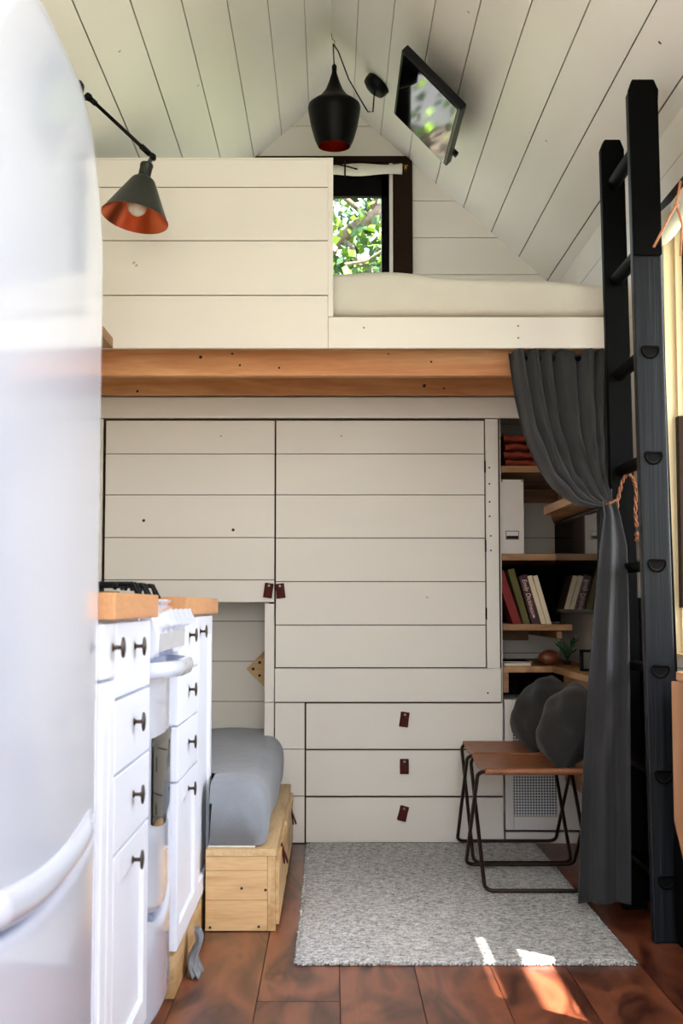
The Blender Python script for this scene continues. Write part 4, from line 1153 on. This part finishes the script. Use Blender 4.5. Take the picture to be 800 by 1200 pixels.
# ---------------------------------------------------------------- curtain
cu_ = thing('curtain', (.8, 4.0, 0), 'charcoal velvet curtain tied back at the ladder beneath the loft', 'curtain')
def tieY(u): return 3.80
def fn(u, v):
    # pixel measured control points, each at its own depth
    t = W(597 + (724-597)*u, 412, 4.285); k = W(703 + 14*u, 594-8*u, 3.80)
    cc = W(616 + (712-616)*u**.9, 592 - 70*u, 4.02)
    p = t*(1-v)**2 + cc*2*v*(1-v) + k*v*v
    A_ = (.036+.012*math.sin(11*u))*(1-v)**.7 + .007
    ph = 2*PI*(7.2*u + .35*math.sin(6*u) + .16*math.sin(13*u+2))
    p.y += A_*math.sin(ph) - .008*math.sin(ph*2.0+v*3)*(1-v); p.x += .13*A_*math.cos(ph)*(1-.4*v)*min(1, 6*u+.1)
    p.z -= .020*math.sin(PI*v)*math.sin(ph*.5)**2
    p += Vector((.004,.010,.006))*math.sin(23*v+9*u)*math.sin(PI*v)*math.sin(14*u+3)
    p.y -= .012*math.exp(-((u-.15)/.12)**2 - ((v-.62)/.1)**2)
    return p
m = MB(); m.grid(fn, 180, 60); m.build('gathered_drape', M['velvet'], cu_, solid=.003)
Lx = [(590,704,720),(604,706,724),(640,701,732),(720,695,735),(800,690,735.5),(900,684,736),(980,680,736),(1058,677,736)]
def interp(py):
    for i in range(len(Lx)-1):
        if Lx[i][0] <= py <= Lx[i+1][0]:
            k = (py-Lx[i][0])/(Lx[i+1][0]-Lx[i][0]); return Lx[i][1]+(Lx[i+1][1]-Lx[i][1])*k, Lx[i][2]+(Lx[i+1][2]-Lx[i][2])*k
    return Lx[-1][1], Lx[-1][2]
def fn(u, v):
    py = 588 + (1057-588)*v; a, b = interp(max(590, py)); Y = 3.785 - .05*min(1, v*1.5)
    p = W(a+(b-a)*u, py, Y); w_ = min(1, v*3)
    ph = 2*PI*(1.7*u+.08*math.sin(v*4))
    p.y += (.006+.011*w_)*math.sin(ph) - .018 + .002*math.sin(ph*2.6+v*3)*w_ + .003*math.sin(v*19+u*4)*math.sin(PI*u); p.x += .004*math.cos(ph*1.3+v*4)*w_
    p.z = max(p.z, .014)
    return p
m = MB(); m.grid(fn, 80, 90); m.build('hanging_drape', M['velvet'], cu_, solid=.003)
m = MB(); rz = 1.725
m.cyl((.615, 4.286, rz), (.94, 4.286, rz), .008, M['black'], 10); m.build('curtain_rod', parent=cu_)
# tie cord
tc_ = thing('tieback_cord', (.86, 3.77, 1.1), 'copper-brown twisted cord with knotted ends tying the curtain to the ladder', 'cord')
def twisted(path, r, m):
    for ph in (0, PI):
        pts = []
        for i in range(len(path)-1):
            a, b = Vector(path[i]), Vector(path[i+1])
            for k in range(8):
                t = k/8; p = a.lerp(b, t); th = (i*8+k)*.95+ph
                pts.append(p + Vector((math.cos(th)*r, math.sin(th)*r*.6, math.sin(th)*r*.5)))
        m.tube(pts, r*.9, n=6)
Yt = 3.775
m = MB()
p = lambda px, py, dy=0: W(px, py, Yt+dy)
twisted([p(752,543,-.02), p(744,548,-.01), p(735,553), p(728,566), p(723,590), p(722,612)], .0035, m)
twisted([p(735,553,-.005), p(741,560,-.006), p(745,572,-.005), p(744,600,-.004), p(746,620,-.003)], .0035, m)
twisted([p(724,585,-.012), p(714,590,-.02), p(709,592,.0)], .003, m)
m.build('cord', M['rope'], tc_)
for (px, py) in ((722,617),(746,626)):
    m = MB(); c_ = p(px, py); m.ball(c_, .008, None, 10)
    for k in range(7): m.tube([c_, c_+Vector(((k-3)*.0025, 0, -.02))], .0012, n=4)
    m.build('knotted_end', M['rope'], tc_)

# ---------------------------------------------------------------- right foreground
# black box added as the shade low on the window wall
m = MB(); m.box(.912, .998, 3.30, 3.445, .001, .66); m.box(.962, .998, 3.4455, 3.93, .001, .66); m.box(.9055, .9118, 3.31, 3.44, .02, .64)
tag(m.build('wall_shade_box', M['railblack'], bevel=.003), 'shallow black box added for the shade on the right wall behind the ladder', 'cabinet')
m = MB(); m.box(.850, .998, 3.935, 3.955, .001, .915); m.box(.850, .858, 3.9345, 3.956, .001, .915)  # black panel added to darken the gap behind the ladder
tag(m.build('end_panel', M['railblack'], bevel=.002), 'tall black panel added to darken the gap behind the ladder beside the curtain', 'panel')

# fold-down table with leaf
ft = thing('fold_down_table', (.96, 3.12, .6), 'pale wood drop-leaf table folded down on the right wall', 'table')
Yt_ = 3.26
z_top = WZ(787, Yt_)
m = MB(); m.box(WX(790, Yt_), .998, 2.99, Yt_, z_top-.022, z_top); m.build('table_top', M['tablewood'], ft, bevel=.002)
xa = WX(784.5, Yt_)
m = MB(); m.prism([(Yt_, z_top-.024), (Yt_, WZ(962, Yt_)), (Yt_-.16, WZ(1040, Yt_)), (2.98, WZ(1040, Yt_)), (2.98, z_top-.024)], (xa, xa+.018), axis='X'); m.build('table_leaf', M['tablewood'], ft, bevel=.002)
# rolled blind at the right window
rb = thing('rolled_blind', (.97, 3.5, 2.0), 'rolled white blind tied with leather straps at the right-hand window', 'blind')
m = MB(); Yb_ = 3.56; 
c0 = Vector((.968, 3.74, 1.985)); 
pts = [(c0.x + .0*k, 3.72-.08*k, 1.985 + .004*math.sin(k)) for k in range(10)]
m.tube(pts, [.036+.003*math.sin(k*1.7) for k in range(10)], n=16); m.build('blind_roll', M['blind'], rb)
m = MB(); cc = W(789, 243, 3.3)
m.tube([W(797,212,3.25), W(795,225,3.25), W(792,240,3.25), W(780,262,3.2), W(766,289,3.15)], [.0035]*5, n=6)
m.tube([W(792,240,3.25), W(799,262,3.25), W(797,300,3.25)], .0032, n=6)
m.ball(W(792,241,3.25), .007, None, 10)
m.build('leather_strap', M['strap'], rb)

# ---------------------------------------------------------------- outdoors
g = MB(); g.box(-30, 30, -25, 40, -.75, -.6); struct(g.build('ground', M['ground']), 'garden ground outside')
tr = thing('tree', (-1.4, 9.0, -.6), 'leafy green tree with pale branches outside the loft window', 'tree')
m = MB()
def wig(a, b, n, amp):
    a, b = Vector(a), Vector(b); return [a.lerp(b, i/n) + Vector((random.uniform(-amp,amp), random.uniform(-amp,amp), random.uniform(-amp,amp)))*(0 if i in (0,n) else 1) for i in range(n+1)]
m.tube(wig((-1.4,9.0,-.6), (-1.1,8.9,2.4), 6, .06), [.17,.16,.15,.14,.13,.12,.11], n=10)
main = wig((-1.1,8.9,2.4), W(470,225,8.6), 8, .04); m.tube(main, [.075-.004*i for i in range(9)], n=8)
tips = []
for k in range(26):
    a = main[random.randint(2, 8)]; b = a + Vector((random.uniform(-.9,1.1), random.uniform(-.5,.6), random.uniform(-.5,1.1)))
    m.tube(wig(a, b, 4, .05), [.022,.018,.014,.01,.006], n=6); tips += [a.lerp(b, .5), b, a.lerp(b,.75)]
m.tube(wig((-1.1,8.9,2.4), (-1.6,9.0,4.6), 6, .08), [.1,.09,.07,.06,.05,.04,.03], n=8)
m.build('branches', M['bark'], tr)
m = MB()
for k in range(7000):
    if k % 5 < 2: c_ = random.choice(tips) + Vector([random.gauss(0,.2) for _ in range(3)])
    elif k % 5 < 4: c_ = Vector((random.gauss(.15,.5), random.uniform(8.3,10.2), random.gauss(3.4,.45)))
    else: c_ = Vector((random.uniform(-2.6,2.4), random.uniform(8.3,10.4), random.uniform(1.6,3.4)))
    a = Vector([random.gauss(0,1) for _ in range(3)]).normalized(); b = a.orthogonal().normalized(); b = (Matrix.Rotation(random.random()*6.28, 3, a) @ b)
    L_ = random.uniform(.05,.10); w_ = L_*.38
    m.add([c_, c_+a*L_*.5+b*w_, c_+a*L_, c_+a*L_*.5-b*w_], [(0,1,2,3)], M['leaf'] if random.random() < .6 else M['leaf2'])
m.build('foliage', parent=tr)['kind'] = 'stuff'

# ---------------------------------------------------------------- light
w = bpy.data.worlds.new('world'); sc.world = w; w.use_nodes = True
wn = w.node_tree; bg = wn.nodes['Background']
sky = wn.nodes.new('ShaderNodeTexSky'); sky.sky_type = 'NISHITA'; sky.sun_disc = False; sky.sun_elevation = math.radians(55); sky.sun_rotation = math.radians(120); sky.air_density = 1.2; sky.dust_density = 3
mxw = wn.nodes.new('ShaderNodeMix'); mxw.data_type = 'RGBA'; mxw.inputs[0].default_value = .65; mxw.inputs[7].default_value = (1,1,1.02,1)
wn.links.new(sky.outputs[0], mxw.inputs[6]); wn.links.new(mxw.outputs[2], bg.inputs['Color'])
bg.inputs['Strength'].default_value = 2.6
def area(name, loc, size, rot, power, col):
    d = bpy.data.lights.new(name, 'AREA'); d.shape = 'RECTANGLE'; d.size, d.size_y = size; d.energy = power; d.color = col
    o = bpy.data.objects.new(name, d); C.objects.link(o); o.location = loc; o.rotation_euler = rot; return o
cool = (.90,.95,1.0)
area('daylight_front_opening', (0, YF-.05, 1.5), (1.45, 1.95), (PI/2, 0, 0), 25, (1,.985,.98))
area('left_fill_light', (-1.10, .475, 1.52), (1.0, 1.3), (0, -PI/2, 0), 34, (.90,.95,1))  # added fill lamp on the unseen left side, brightens the right slope
area('loft_window_fill_light', (0, 7.0, 4.3), (1.6, 1.2), (math.radians(-48), 0, 0), 320, (.92,.97,1))  # added lamp outdoors, boosts the light coming in at the loft window
area('daylight_window', (1.10, 3.375, 1.5), (1.05, .8), (0, PI/2, 0), 5, (.95,.97,1.0))
# added fill lamp under the unseen right slope, framed, no opening cut
skn = Vector((SL, 0, 1)).normalized(); skc = Vector((.5, 2.0, zc(.5)))
m = MB(); rt = Vector((1, 0, -SL)).normalized()
def skb(u0, u1, v0, v1):
    vs = [skc + rt*u + Vector((0, v, 0)) - skn*w for u in (u0,u1) for v in (v0,v1) for w in (0.001,.02)]
    m.add(vs, [(0,1,3,2),(4,6,7,5),(0,4,5,1),(2,3,7,6),(0,2,6,4),(1,5,7,3)], M['ceil'])
skb(-.34,-.30,-.49,.49); skb(.30,.34,-.49,.49); skb(-.30,.30,-.49,-.45); skb(-.30,.30,.45,.49)
struct(m.build('trim_2'), 'white frame round the added fill lamp')
area('slope_fill_light', tuple(skc - skn*.006), (.60, .90), (0, math.atan(SL), 0), 11, (.93,.96,1))
sd = bpy.data.lights.new('sun', 'SUN'); sd.energy = 42; sd.angle = math.radians(.5); sd.color = (1,.93,.82)
so = bpy.data.objects.new('sun', sd); C.objects.link(so)
dirv = Vector((-1, 1.0, -1.8)).normalized()
so.rotation_euler = dirv.to_track_quat('-Z', 'Y').to_euler(); so.location = (4,-2,5)

vs_ = sc.view_settings; vs_.view_transform = 'Standard'; vs_.look = 'None'; vs_.gamma = 1; vs_.use_curve_mapping = False
vs_.exposure = 0.21
sc.cycles.max_bounces = 8; sc.cycles.diffuse_bounces = 5; sc.cycles.glossy_bounces = 4; sc.cycles.transparent_max_bounces = 12
sc.cycles.use_denoising = True
sc.cycles.sample_clamp_indirect = 6
